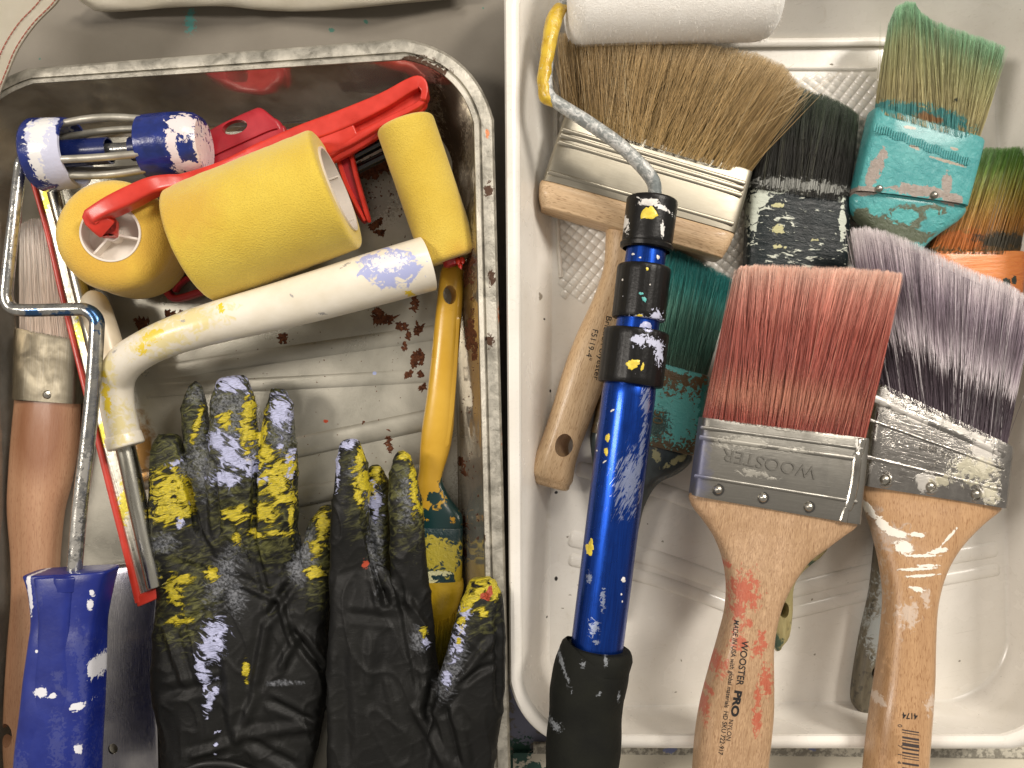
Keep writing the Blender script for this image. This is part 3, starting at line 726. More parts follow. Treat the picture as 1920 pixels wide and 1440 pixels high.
# handle bar: web with raised rails and a slot
MR.add('handle_web', slab([(470, 282, 490, 325, 32, 6), (560, 250, 590, 318, 33, 6), (628, 222, 655, 292, 34, 6), (700, 186, 722, 252, 35, 6), (770, 152, 792, 212, 36, 6), (792, 150, 802, 192, 36, 5)], 2, 28, (2, 2), 5), RED)
MR.add('handle_rail', tube([(470, 296, 37, 30, 7), (560, 258, 38, 36, 7), (640, 228, 39, 36, 7), (720, 192, 40, 30, 7), (768, 164, 41, 26, 7), (788, 158, 41, 24, 7), (797, 172, 41, 14, 7), (795, 188, 41, 12, 7)], 4, 32, (1, 1), 8), RED)
MR.add('handle_rail', tube([(796, 184, 40, 14, 6), (784, 200, 40, 13, 6), (720, 232, 39, 13, 6), (665, 262, 38, 18, 6), (618, 285, 38, 16, 6)], 3, 14, (1, 1), 4), RED)
MR.add('handle_step', slab([(560, 262, 585, 312, 35, 9), (600, 246, 626, 296, 36, 10), (655, 222, 672, 262, 37, 9)], 2, 20, (2, 1), 5), RED)

# ---- crimson holder plate with hole + frame
HC = Thing('pad_holder', 'crimson plastic pad holder with an oval hanging hole beside the blue cage', 'pad holder', 500, 330, 16)
pl = HC.add('hang_plate', slab([(378, 258, 404, 325, 26, 5), (392, 246, 420, 320, 26, 5), (430, 226, 458, 305, 26, 5), (470, 208, 500, 292, 26, 5), (490, 203, 520, 285, 26, 5), (515, 222, 540, 275, 26, 5)], 3, 28, (3, 3), 3.5), RED2)
cut(pl, HC, 443, 241, 24, 13, 26, 14)
HC.add('ridge', tube([(388, 296, 29, 4, 1.5), (420, 282, 29, 4, 1.5), (500, 246, 29, 4, 1.5), (520, 240, 29, 4, 1.5)], 2, 8), RED2)
HC.add('lower_plate', slab([(386, 305, 400, 340, 25, 7), (440, 280, 460, 330, 25, 7), (500, 250, 520, 300, 25, 7), (532, 238, 545, 290, 25, 7)], 2, 24, (1, 1), 6), RED2)
HC.add('side_strut', slab([(628, 290, 652, 276, 24, 5), (645, 345, 672, 335, 23, 5), (668, 400, 690, 395, 20, 5), (680, 418, 694, 408, 19, 5)], 2, 20, (1, 1), 5), RED2)
HC.add('strut_rail', tube([(656, 272, 25, 9, 8), (668, 330, 24, 9, 8), (688, 400, 21, 9, 8), (692, 412, 20, 8, 7)], 2, 12, (1, 1), 4), RED)
HC.add('strut_rail', tube([(630, 282, 25, 9, 8), (650, 345, 24, 9, 8), (684, 412, 20, 8, 7)], 2, 12, (1, 1), 4), RED)
HC.add('corner_frame', tube([(420, 480, 14, 13, 7), (345, 502, 13, 13, 7), (312, 535, 12, 13, 7), (318, 552, 12, 13, 7), (336, 560, 12, 13, 7), (400, 540, 13, 13, 7), (470, 520, 14, 13, 7)], 3, 14, (1, 1), 4), RED2)
HC.add('corner_rail', tube([(440, 495, 13, 8, 6), (350, 523, 12, 8, 6), (330, 545, 12, 8, 6)], 2, 12, (1, 1), 4), RED2)
# two glossy black bars behind the small roller
BK = Thing('black_bars', 'pair of glossy black bars above the small yellow roller', 'handle', 700, 285, 14)
BLK = plain('gloss_black', '#17181a', .2, 0, .3)
for (x0, y0, x1, y1, w) in ((640, 305, 735, 255, 22), (648, 328, 745, 280, 18)):
    BK.add('black_bar', tube([(x0, y0, 18, w), ((x0+x1)/2, (y0+y1)/2, 19, w), (x1, y1, 20, w)], 2, 16, (2, 2)), BLK)

# ---- big loose foam roller and small roller
R1 = Thing('foam_roller', 'largest yellow foam roller lying across the red bars with its white core facing right', 'foam roller', 500, 410, 18)
FM2 = foam_mat('yellow_foam_large', R1.L, '#d3b440', '#ddc24e', [(360, 400, 60, 60)], 70)
a0, a1 = P(362, 462, 49), P(633, 355, 52)
foam(R1, a0, a1, 30.5, 21.5, 2.6, mat=FM2, seed=9)
R1.add('core', lathe(a0, a1.lerp(a0, -.012), [(0, 21), (1, 21.8), (1, 20.6), (0, 19.6)], 56), FW)
for k in range(5):
    aa = math.radians(72*k+20); t = (a1-a0).normalized(); e1 = t.cross(Vector((0, 0, 1))).normalized(); e2 = e1.cross(t)
    q = e1*math.cos(aa)+e2*math.sin(aa)
    g = rings([(a0+q*.0201, q*.0006, t.cross(q)*.0005, 2), (a1+q*.0203, q*.0006, t.cross(q)*.0005, 2)], 8)
    R1.add('core_rib', g, FW)
R2 = Thing('foam_roller', 'slim yellow foam roller standing against the right tray wall above the yellow handle', 'foam roller', 800, 360, 10)
FM3 = foam_mat('yellow_foam_slim', R2.L, '#d2b343', '#deC357', [(870, 480, 40, 30)], 50)
b0, b1 = P(846, 487, 30), P(758, 228, 38)
foam(R2, b0, b1, 15.2, 5, 3, mat=FM3, seed=21, n=52, soft=.08)
R2.add('hub', lathe(b0.lerp(b1, .02), b0.lerp(b1, -.05), [(0, 4.8), (.8, 4.8), (1, 3), (1, .1)], 20), RED2)
for (x, y, r) in ((858, 487, 5), (866, 485, 5), (862, 495, 4)):
    R2.add('hub_petal', lathe(P(x, y, 33), P(x+3, y+10, 35), [(0, r*.28), (.5, r*.3), (1, .1)], 10), RED)

# ---- yellow-handled brush
Y = Thing('paint_brush', 'yellow plastic handled brush smeared with dark teal paint under the right glove', 'paint brush', 830, 850, 12)
m = M('yellow_handle', Y.L); a = m.noise(20, 0, 4)
c = m.mix(m.rng(a, .3, .7), '#c79a2c', '#d4a93c')
c = m.mix(m.blobs([(828, 985, 52, 45), (845, 930, 14, 40, 30), (815, 935, 14, 14), (855, 1020, 22, 60)], .5, 5, .06, 22), c, '#17393a')
c = m.mix(m.blobs([(848, 975, 4, 7, 30), (792, 975, 9, 5)], .9, 3, .06, 22), c, '#c9951f')
YH = m.out(c, m.rng(a, .3, .7, .26, .36), 0, m.bump(a, .3), .1)
yh = Y.add('handle', slab([(826, 512, 868, 508, 18, 9), (820, 560, 868, 555, 19, 12), (811, 650, 861, 650, 20, 13), (801, 740, 854, 742, 20, 13), (792, 800, 850, 803, 19, 13), (788, 840, 843, 845, 18, 12), (786, 880, 831, 884, 17, 11), (782, 905, 830, 905, 16, 12), (778, 930, 845, 935, 15, 13), (772, 960, 866, 965, 15, 14), (768, 990, 868, 990, 15, 14)], 4, 24, (6, 0), 2.6), YH)
cut(yh, Y, 843, 553, 12, 18, 24, 0, (0, .3))
Y.add('facet', slab([(845, 600, 862, 600, 24.4, 1.2), (835, 750, 853, 750, 24.6, 1.2), (826, 830, 842, 832, 23.2, 1.0)], 4, 10, (2, 2), 2), YH)
m = M('painted_ferrule', Y.L); n1 = m.noise(2.6, 0, 6, .7, .5)
c = m.mix(m.blobs([(815, 1035, 50, 26, 5), (845, 1050, 20, 25), (790, 1020, 30, 12)], .9, 4, .08, 22), '#17363a', '#b9a93a')
c = m.mix(m.blobs([(820, 1075, 24, 5, 0), (800, 1085, 20, 10, -20)], .9, 3, .1, 22), c, '#d9d6a8')
c = m.mix(m.blobs([(872, 1100, 9, 60), (860, 1090, 8, 30)], .5, 4, .1, 22), c, '#b89f1e')
FER = m.out(c, .35, 0, m.bump(n1, .6), .2)
Y.add('ferrule', slab([(768, 985, 868, 988, 15, 15), (770, 1000, 868, 1000, 15, 16), (775, 1085, 866, 1085, 15, 16), (776, 1095, 862, 1092, 15, 15)], 2, 30, (0, 0), 4), FER)
bm_ = bristle_mat('yellow_bristle', Y.L, [(0, '#c7a31c'), (.35, '#b8981c'), (.55, '#6d6214'), (1, '#3b3a10')], .45, z=20)
bristles(Y, (778, 1090), (864, 1090), 15, 13, [(786, 1290), (800, 1300), (815, 1300), (835, 1270)], 13, 8, 3500, bm_, seed=31, rad=.16, splay=.02)
Y.add('dried_paint', slab([(775, 1088, 868, 1086, 16, 15), (778, 1110, 869, 1105, 16, 15.5), (784, 1150, 858, 1140, 16, 13.5), (792, 1165, 842, 1165, 16, 9)], 3, 28, (0, 2), 3), plain('thick_yellow_paint', '#bf9d22', .35, 0, .15, bumpd=.4, bs=4))

# ---- roller frame with blue cage
RF = Thing('roller_frame', 'bent wire roller frame with paint-streaked blue handle and an empty blue cage', 'roller frame', 150, 600, 40)
m = M('dirty_chrome', RF.L); a = m.noise(7, 0, 6, .7, .6)
c = m.mix(m.rng(a, .4, .6), '#b5b3ac', '#7e7f80')
c = m.mix(m.blobs([(60, 588, 14, 8), (185, 590, 14, 30), (120, 590, 20, 6)], .9, 4, .15, 55), c, '#3f5f86')
c = m.mix(m.blobs([(27, 370, 6, 14), (22, 430, 5, 60), (20, 500, 4, 16), (150, 960, 12, 90), (170, 880, 8, 30)], 1.2, 2.4, .1, 55), c, '#dad7d0')
c = m.mix(m.blobs([(45, 288, 10, 5)], .7, 3, .15, 50), c, '#d8c33a')
WIRE = m.out(c, m.rng(a, .35, .65, .12, .3), .85, m.bump(a, .2))
wire = RF.add('wire', tube([(100, 296, 46, 21), (66, 290, 47, 21), (48, 293, 48, 21), (39, 306, 49, 21), (36, 325, 49, 21), (24, 430, 51, 22), (13, 530, 52, 23), (12, 560, 52, 24), (22, 577, 52, 24), (48, 582, 53, 24), (140, 580, 54, 25), (165, 583, 55, 26), (180, 598, 55, 27), (181, 625, 55, 27), (175, 720, 55, 27), (164, 830, 56, 27), (150, 950, 57, 27), (138, 1090, 58, 27)], 5, 20, (1, 1)), WIRE)
m = M('blue_plastic_painted', RF.L); a = m.noise(12, 0, 5); b = m.noise(3, 75, 6, .7, .4)
c = m.mix(m.rng(a, .3, .7), '#12206e', '#182a80')
c = m.mix(m.math('MULTIPLY', m.blobs([(168, 1250, 5, 70, 5), (145, 1288, 26, 5, -40), (163, 1200, 12, 22), (128, 1255, 9, 9), (130, 1380, 12, 45), (165, 1400, 8, 50), (55, 1440, 16, 40), (88, 1110, 8, 18)], 1.4, 1.8, .3, 62), .10), c, '#8f93a8')
c = m.mix(m.blobs([(98, 1285, 12, 10), (120, 1290, 6, 5), (164, 1310, 14, 7, 20), (68, 1100, 5, 45, 4), (180, 1128, 5, 9), (184, 1106, 4, 7), (181, 1250, 5, 20), (87, 1211, 3, 3), (165, 1388, 6, 10)], .6, 3, .08, 62), c, '#dcdce2')
BLU = m.out(c, m.rng(a, .3, .7, .34, .44), 0, m.bump(m.math('ADD', m.math('MULTIPLY', a, 1.0), m.math('MULTIPLY', b, .5)), .15), .05)
RF.add('handle', slab([(56, 1077, 214, 1068, 58, 20), (62, 1090, 209, 1080, 58, 21), (68, 1115, 202, 1108, 58, 21), (72, 1160, 192, 1160, 58, 21), (68, 1200, 189, 1200, 59, 22), (60, 1260, 187, 1262, 59, 23), (53, 1330, 184, 1330, 60, 24), (44, 1400, 180, 1400, 60, 24), (38, 1480, 178, 1480, 60, 23), (36, 1560, 176, 1560, 60, 22)], 4, 44, (1, 2), 5), BLU)
RF.add('grip_panel', slab([(66, 1086, 140, 1080, 66, 6.5), (72, 1115, 140, 1110, 66.5, 7), (76, 1160, 136, 1160, 66.5, 7), (73, 1210, 135, 1210, 67, 7), (68, 1270, 138, 1270, 67.5, 7), (62, 1340, 140, 1340, 68.5, 7), (54, 1410, 140, 1410, 69, 7), (50, 1500, 140, 1500, 69, 7), (50, 1560, 140, 1560, 69, 7)], 4, 30, (1, 1), 4), BLU)
RF.add('handle_collar', tube([(137, 1078, 60, 58, 20), (137, 1100, 60, 54, 20)], 2, 24, (1, 1), 3), BLU)
m = M('blue_cage_plastic', RF.L); a = m.noise(6, 0, 5)
c = m.mix(m.rng(a, .3, .7), '#16245c', '#1f3180')
c = m.mix(m.blobs([(98, 285, 30, 68, 8), (80, 250, 20, 30), (115, 330, 24, 30)], .28, 9, .05, 55), c, '#c9cbe0')
c = m.mix(m.blobs([(84, 250, 20, 32), (78, 300, 10, 40), (112, 350, 22, 6)], .8, 3, .08, 55), c, '#e8e6e4')
c = m.mix(m.blobs([(345, 240, 28, 24), (330, 275, 9, 40), (352, 228, 20, 12), (350, 310, 26, 7), (332, 300, 8, 25), (372, 270, 6, 40)], .75, 3, .07, 55), c, '#e2d6d6')
CAG = m.out(c, .24, 0, m.bump(a, .5), .2)
e0, e1 = P(66, 292, 44), P(384, 270, 44)
capp = lambda s0, s1, R: [(s0, .1), (s0, R*.8), (s0+.01, R*.96), (s0+.025, R), (s1, R*1.0), (s1, R*.86), (s0+.04, R*.84)]
RF.add('cage_cap', lathe(e0, e1, [(0, .1), (0, 15), (.01, 17.2), (.03, 18.2), (.2, 17.6), (.24, 16.9), (.242, 15.4), (.05, 15)], 44), CAG)
RF.add('cage_cap', lathe(e0, e1, [(.66, 13.6), (.655, 15.8), (.66, 16.2), (.8, 16.6), (.9, 16.4), (.96, 15.5), (1, 13), (1.005, .1)], 44), CAG)
CB = plain('navy_plastic', '#16245c', .28, 0, .15)
RF.add('inner_sleeve', lathe(e0, e1, [(.1, 6.8), (.44, 6.6), (.44, 5.8), (.2, 5.6)], 30), CB)
RF.add('inner_sleeve', lathe(e0, e1, [(.57, 5.0), (.57, 6.0), (.7, 6.2)], 30), CB)
RF.add('axle', lathe(e0, e1, [(.05, 3.6), (.7, 3.6)], 18), WIRE)
t = (e1-e0).normalized(); ev = t.cross(Vector((0, 0, 1))).normalized(); eu = ev.cross(t)
dw = metal('dull_wire', RF.L, '#c2beb2', '#8e8a7e', .38, mt=.6)
for k in range(5):
    a = math.radians((28, 62, 146, 215, 290)[k]); q = ev*math.cos(a)+eu*math.sin(a); R = []
    for s_ in np.linspace(.1, .78, 12):
        rr = .0128 + .0036*math.sin((s_-.1)/.68*math.pi); R.append((e0.lerp(e1, s_)+q*rr, q*.0019, t.cross(q)*.0019, 2))
    RF.add('cage_wire', rings(R, 10), dw)

# ================================================================== RIGHT TRAY THINGS
def bead(a, b, c_, d, t0, w, z, h):   # raised bead across a ferrule quad: a,b = top left/right, c_,d = bottom left/right (px)
    l = [a[i]+(c_[i]-a[i])*t0 for i in (0, 1)]; r = [b[i]+(d[i]-b[i])*t0 for i in (0, 1)]
    l2 = [l[i]+(r[i]-l[i])*.012 for i in (0, 1)]; r2 = [l[i]+(r[i]-l[i])*.988 for i in (0, 1)]
    return tube([(l2[0], l2[1], z, w, h), ((l2[0]+r2[0])/2, (l2[1]+r2[1])/2, z, w, h), (r2[0], r2[1], z, w, h)], 2, 14, (.6, .6), 2)
def rivets(T, pts, z, r=2.2, mat=None, dome=1.2):
    for x, y in pts:
        T.add('rivet', lathe(P(x, y, z-.5), P(x, y, z+dome), [(0, r), (.5, r*.92), (.8, r*.65), (1, .1)], 20), mat or RIVET)

# ---- orange brush at the right edge
O = Thing('paint_brush', 'green and amber bristle brush with orange painted ferrule at the right edge', 'paint brush', 1840, 480, 7)
bm_ = bristle_mat('amber_green_bristle', O.L, [(0, '#5a4c30'), (.12, '#7e6038'), (.3, '#b07a34'), (.6, '#9a8a38'), (.85, '#6f8f3c'), (1, '#5a8c3a')], .6, z=16,
                  stain=[([(1790, 455, 60, 18)], '#c97a3a', .8, 3), ([(1870, 455, 50, 14)], '#4f4a3c', .8, 3)])
bristles(O, (1736, 474), (1912, 478), 15, 14, [(1836, 284), (1850, 276), (1880, 277), (1930, 272), (1985, 268)], 16, 11, 7500, bm_, seed=41, rad=.115)
m = M('orange_painted', O.L); n1 = m.noise((22, 2.2, 4), 4, 6, .65, .8)
c = m.ramp(n1, [(.3, '#c9682a'), (.5, '#e08a46'), (.62, '#d97c3a'), (.75, '#b98a3c')])
c = m.mix(m.blobs([(1886, 530, 8, 8), (1900, 526, 5, 8)], .5, 2, .08, 22), c, '#27352e')
OFER = m.out(c, .4, 0, m.bump(n1, .6), .15)
O.add('ferrule', slab([(1734, 478, 1912, 477, 15, 15), (1735, 486, 1913, 484, 15, 16), (1745, 610, 1902, 620, 15, 16), (1748, 630, 1898, 640, 15, 15)], 1, 36, (1, 0), 6), OFER)
O.add('handle', slab([(1755, 636, 1890, 642, 15, 14), (1790, 700, 1850, 702, 15, 14), (1785, 790, 1832, 792, 14, 13), (1770, 880, 1815, 882, 13, 12)], 3, 24, (0, 5), 3), wood('handle_under', O.L, '#9b7a50', '#7e6040', 90))

# ---- dark bristle brush
Q = Thing('paint_brush', 'brush with near-black green bristles and a paint-crusted dark head flecked with cream', 'paint brush', 1490, 420, 8)
bm_ = bristle_mat('dark_bristle', Q.L, [(0, '#23221d'), (.5, '#25241e'), (.85, '#2b3626'), (1, '#3a4c36')], .7, rough=.32, z=24, light='#9a9a80', lightf=.14,
                  stain=[([(1500, 352, 95, 10, -5)], '#a9aaa4', 1.0, 2.5)])
bristles(Q, (1404, 352), (1590, 380), 20, 15, [(1446, 195), (1470, 172), (1500, 163), (1550, 178), (1585, 195), (1607, 212)], 24, 10, 8000, bm_, seed=43, rad=.12, splay=.018, stray=.03)
m = M('crusted_dark_paint', Q.L); n1 = m.noise((7, 2.2, 5), -10, 6, .68, .8); n2 = m.noise(14, 0, 4)
c = m.mix(m.rng(n2, .3, .7), '#0e1618', '#142023')
c = m.mix(m.rng(m.math('MULTIPLY', n1, m.rng(n2, .3, .6, .86, 1.06)), .60, .615), c, '#c9cdbf')
c = m.mix(m.blobs([(1430, 365, 14, 22), (1416, 395, 8, 40), (1450, 352, 30, 8), (1580, 365, 8, 14), (1582, 420, 6, 36), (1560, 355, 20, 8)], .9, 3.4, .07, 28), c, '#c4cabc')
c = m.mix(m.blobs([(1462, 385, 11, 4), (1460, 430, 12, 7), (1462, 462, 10, 4), (1530, 450, 6, 3)], .9, 3, .07, 28), c, '#bdb98a')
CRU = m.out(c, .34, 0, m.bump(m.math('ADD', n1, n2), .5), .0, .35)
Q.add('crusted_ferrule', slab([(1405, 350, 1590, 376, 19, 15), (1402, 362, 1590, 388, 19, 17), (1398, 430, 1588, 445, 19, 17), (1395, 520, 1584, 520, 19, 17), (1396, 565, 1580, 565, 19, 15)], 3, 40, (1, 1), 4), CRU)
gw = M('weathered_green_wood', Q.L); n1 = gw.noise((16, 2, 3), 92, 6, .65, .5); n2 = gw.noise(5, 0, 5)
c = gw.mix(gw.rng(n1, .3, .7), '#8d7f52', '#b3a878'); c = gw.mix(gw.rng(n2, .6, .7, 0, .6), c, '#5e5a3a'); c = gw.mix(gw.blobs([(1450, 1200, 12, 14), (1515, 1052, 10, 6)], .5, 3, .2, 12), c, '#3f5240')
GW = gw.out(c, .5, 0, gw.bump(n1, .4), .1)
qh = Q.add('handle', slab([(1396, 560, 1580, 560, 18, 14), (1420, 620, 1560, 620, 17, 14), (1452, 720, 1535, 720, 16, 14), (1470, 860, 1535, 860, 14, 14), (1490, 960, 1556, 975, 13, 14), (1486, 1010, 1548, 1030, 13, 13), (1460, 1050, 1505, 1068, 13, 13), (1442, 1090, 1486, 1098, 13, 13), (1436, 1140, 1484, 1145, 12, 13), (1438, 1180, 1478, 1190, 12, 12), (1448, 1203, 1464, 1210, 12, 9)], 3, 28, (0, 4), 2.8), GW)
cut(qh, Q, 1463, 1138, 9, 15, 12)

# ---- turquoise brush
U = Thing('paint_brush', 'pale green bristle brush with ferrule thickly coated in turquoise paint, upper right', 'paint brush', 1720, 300, 14)
bm_ = bristle_mat('pale_green_bristle', U.L, [(0, '#9c9068'), (.35, '#aca375'), (.7, '#a3a678'), (.9, '#8aa884'), (1, '#98c2a0')], .5, z=34, light='#d8e0b8', lightf=.16,
                  stain=[([(1700, 208, 60, 12, -10), (1770, 225, 50, 16, -15), (1800, 262, 40, 16, -15), (1660, 195, 14, 5)], '#4f9a98', .8, 3), ([(1740, 222, 26, 7, -14)], '#a07a50', .7, 3), ([(1787, 191, 3.5, 3.5)], '#1d2a26', .1, 2)])
bristles(U, (1640, 210), (1834, 268), 27, 14, [(1668, 40), (1680, 12), (1700, 1), (1716, 4), (1726, 22), (1748, 36), (1800, 55), (1840, 68), (1886, 86)], 34, 12, 8000, bm_, seed=45, rad=.115, splay=.006)
m = M('turquoise_coat', U.L); n1 = m.noise(3.4, -16, 6, .65, .6); n2 = m.noise(16, 0, 4)
c = m.mix(m.rng(n2, .3, .7), '#3f9496', '#54a7a6')
c = m.mix(m.blobs([(1725, 358, 55, 11, -7), (1640, 320, 12, 32, -25), (1775, 345, 10, 20), (1650, 300, 8, 24, -20), (1625, 355, 30, 8, -8), (1785, 372, 22, 10, -10)], .5, 4, .06, 34), c, '#9b8f86')
c = m.mix(m.blobs([(1640, 435, 70, 30, -8), (1700, 415, 36, 28, -10), (1625, 408, 26, 14, -20), (1745, 395, 30, 10), (1690, 440, 60, 20)], .5, 7, .08, 30), c, '#5c6450')
c = m.mix(m.blobs([(1690, 405, 26, 14, 0), (1640, 395, 12, 10), (1745, 400, 14, 8)], .6, 4, .08, 30), c, '#55acaa')
c = m.mix(m.blobs([(1777, 304, 34, 3, -16), (1706, 240, 12, 3, -10), (1790, 280, 8, 3, -10), (1713, 277, 10, 3, -20)], .5, 2.5, .12, 34), c, '#aaa090')
TQ = m.out(c, .36, 0, m.bump(m.math('ADD', n1, m.math('MULTIPLY', n2, .6)), 1.3), .2)
U.add('ferrule', slab([(1634, 208, 1836, 268, 26, 15), (1630, 222, 1834, 282, 26, 17), (1600, 350, 1808, 380, 26, 17), (1597, 362, 1805, 390, 26, 17)], 3, 44, (.5, .5), 6), TQ)
g = []
for k in range(40):
    t_ = k/39; x = 1640+(1815-1640)*t_; y = 238+(303-238)*t_+2*math.sin(k*.9)
    g.append(tube([(x+2, y-7, 34.8, 3, .7), (x-1, y+7, 34.8, 3, .7)], 1, 8, (.3, .3)))
U.add('paint_texture', join(*g), TQ, kind='stuff')
rivets(U, [(1648, 354), (1751, 366)], 35, 2.0)
uh = U.add('shoulder', slab([(1597, 362, 1805, 390, 25, 14), (1592, 378, 1806, 400, 25, 14.5), (1596, 400, 1790, 418, 24, 15), (1625, 432, 1748, 447, 23, 15), (1655, 470, 1722, 475, 22, 15), (1662, 520, 1715, 520, 21, 15)], 3, 36, (0, 0), 3.6), TQ)
ud = M('weathered_dark_wood', U.L); n1 = ud.noise((18, 2.2, 3), 83, 6, .65, .5); n2 = ud.noise(4, 0, 5)
c = ud.mix(ud.rng(n1, .3, .7), '#4a4335', '#6f6856'); c = ud.mix(ud.rng(n2, .55, .65, 0, .75), c, '#33312a'); c = ud.mix(ud.blobs([(1640, 1180, 20, 40), (1650, 1120, 14, 40)], 1.1, 3, .3, 14), c, '#8d918e')
UD = ud.out(c, .5, 0, ud.bump(n1, .4), .1)
uh2 = U.add('handle', slab([(1662, 518, 1716, 518, 21, 14), (1668, 700, 1718, 700, 19, 14), (1655, 900, 1706, 900, 16, 14), (1642, 1020, 1694, 1020, 15, 14), (1632, 1110, 1682, 1110, 14, 14), (1614, 1190, 1672, 1190, 13, 14), (1600, 1270, 1664, 1275, 13, 13), (1597, 1312, 1650, 1325, 13, 12), (1608, 1334, 1640, 1340, 13, 10)], 4, 28, (0, 4), 2.8), UD)
cut(uh2, U, 1637, 1254, 12, 14, 13)

# ---- teal brush below the pole
Z = Thing('paint_brush', 'angled teal bristle brush with flaking turquoise ferrule half hidden by the blue pole', 'paint brush', 1240, 700, 8)
bm_ = bristle_mat('teal_bristle', Z.L, [(0, '#5f7a68'), (.25, '#5a8a78'), (.55, '#5d8f80'), (.8, '#2f8580'), (1, '#1d7a78')], .6, z=20, light='#c0d0b8', lightf=.14)
bristles(Z, (1140, 652), (1326, 704), 18, 13, [(1190, 448), (1240, 462), (1275, 470), (1320, 492), (1374, 522)], 20, 11, 7000, bm_, seed=47, rad=.115, splay=.012)
m = M('flaking_turquoise', Z.L); n1 = m.noise((3, 2, 2.5), -20, 6, .7, .6); n2 = m.noise(12, 0, 4)
c = m.mix(m.rng(n2, .3, .7), '#6b4f2c', '#46402c')
c = m.mix(m.blobs([(1270, 780, 60, 50, -12), (1230, 770, 40, 50), (1300, 700, 14, 8), (1265, 690, 30, 8, -15)], .75, 2.4, .08, 24), c, '#5fb3ae')
c = m.mix(m.blobs([(1232, 795, 22, 26)], 1.0, 1.3, .15, 24), c, '#2e4a44')
c = m.mix(m.blobs([(1318, 770, 8, 60, -6)], .8, 2, .1, 24), c, '#2c7f78')
ZF = m.out(c, .32, 0, m.bump(m.math('ADD', n1, n2), .7), .3)
Z.add('ferrule', slab([(1139, 656, 1327, 708, 18, 13.5), (1134, 680, 1324, 735, 18, 15), (1112, 790, 1302, 838, 18, 15), (1108, 808, 1298, 852, 18, 14.5)], 3, 40, (.5, .5), 5), ZF)
m = M('grey_plastic', Z.L); n1 = m.noise(9, 0, 5, .6, .6)
c = m.mix(m.rng(n1, .35, .65), '#2d3436', '#3d4749'); c = m.mix(m.blobs([(1265, 862, 22, 5, 25), (1225, 848, 6, 14, 30)], .9, 3, .2, 18), c, '#9b9670')
ZG = m.out(c, .3, 0, m.bump(n1, .2), .2)
Z.add('handle', slab([(1108, 806, 1299, 850, 17, 14.5), (1106, 825, 1294, 868, 17, 15), (1110, 860, 1270, 888, 17, 15), (1118, 900, 1232, 908, 16, 14), (1130, 945, 1208, 948, 15, 14), (1135, 990, 1197, 992, 14, 14), (1130, 1060, 1180, 1060, 13, 13), (1122, 1150, 1165, 1150, 12, 12)], 4, 30, (0, 5), 2.8), ZG)
tx = plain('raised_size_mark', '#6a5a38', .4)
lettering(Z, [Z.parts[0]], '50', 1236, 768, 20, -100, tx, 26, name='size_mark', extrude=.5, lift=-.1)

# ---- wide brush with wooden block
X = Thing('wide_stain_brush', 'widest brush, long tan bristles in a steel band on a wooden block with beech handle', 'paint brush', 1200, 350, 10)
bm_ = bristle_mat('tan_bristle', X.L, [(0, '#9a7f50'), (.4, '#a1865a'), (.8, '#b3986a'), (1, '#cdb488')], .72, rough=.34, z=30, light='#efe0b8', lightf=.22)
bristles(X, (1058, 226), (1403, 330), 26, 19, [(1057, 60), (1110, 62), (1180, 66), (1260, 72), (1340, 82), (1420, 98), (1470, 120), (1500, 158)], 32, 19, 12000, bm_, seed=49, rad=.115, splay=.022, ljit=.06, stray=.07)
st = metal('bright_steel_band', X.L, '#a29c8d', '#958e7f', .34, -17, sz=40, scratch=.5, bd=.02)
fa, fb, fc, fd = (1056, 226), (1404, 330), (1016, 345), (1372, 443)
def fq(t_): return tuple(fa[i]+(fc[i]-fa[i])*t_ for i in (0, 1)) + tuple(fb[i]+(fd[i]-fb[i])*t_ for i in (0, 1))
X.add('ferrule', slab([(*fq(0), 25, 20), (*fq(.04), 25, 21), (*fq(.96), 25, 21), (*fq(1), 25, 21)], 1, 48, (0, 0), 9), st)
for t_, w in ((.13, 9), (.22, 10), (.33, 9), (.80, 9)):
    X.add('band_ridge', bead(fa, fb, fc, fd, t_, w, 35.3, 1.1), st)
bw = wood('block_wood', X.L, '#dcc09a', '#c3a37c', -16, z=30, fleck='#7e5a38', bands=(2.5, 90), rough=.5)
X.add('block', slab([(1015, 343, 1371, 442, 24, 20), (1011, 350, 1368, 450, 24, 24), (1010, 372, 1358, 472, 24, 24), (1014, 390, 1350, 486, 24, 20)], 3, 52, (0, 1), 8), bw)
X.add('black_washer', lathe(P(1172, 408, 18), P(1165, 424, 18), [(0, .1), (0, 10.6), (1, 10.6), (1, .1)], 32), BLK)
hw = wood('beech_handle', X.L, '#d9bd96', '#c8a880', -107, z=25, fleck='#8a6238', rough=.42, grain=1.1)
xh = X.add('handle', slab([(1136, 422, 1204, 440, 19, 19), (1136, 445, 1202, 462, 19, 20), (1132, 500, 1192, 510, 19, 20), (1112, 560, 1174, 578, 19, 21), (1080, 630, 1152, 650, 20, 22), (1056, 695, 1134, 715, 20, 22), (1038, 755, 1112, 775, 20, 21), (1020, 810, 1092, 828, 20, 20), (1004, 850, 1080, 865, 20, 20), (993, 880, 1074, 900, 20, 19), (998, 893, 1068, 912, 20, 15)], 5, 36, (1, 3), 2.7), hw)
cut(xh, X, 1057, 835, 15, 22, 30, -12, (0, -.42))
lettering(X, [xh], 'Bristle/Polyester', 1142, 592, 11, -102, INK, 30, 'printed_text', length=122)
lettering(X, [xh], 'F5119-4"', 1116, 617, 11, -104, INK, 30, 'printed_text', length=58)

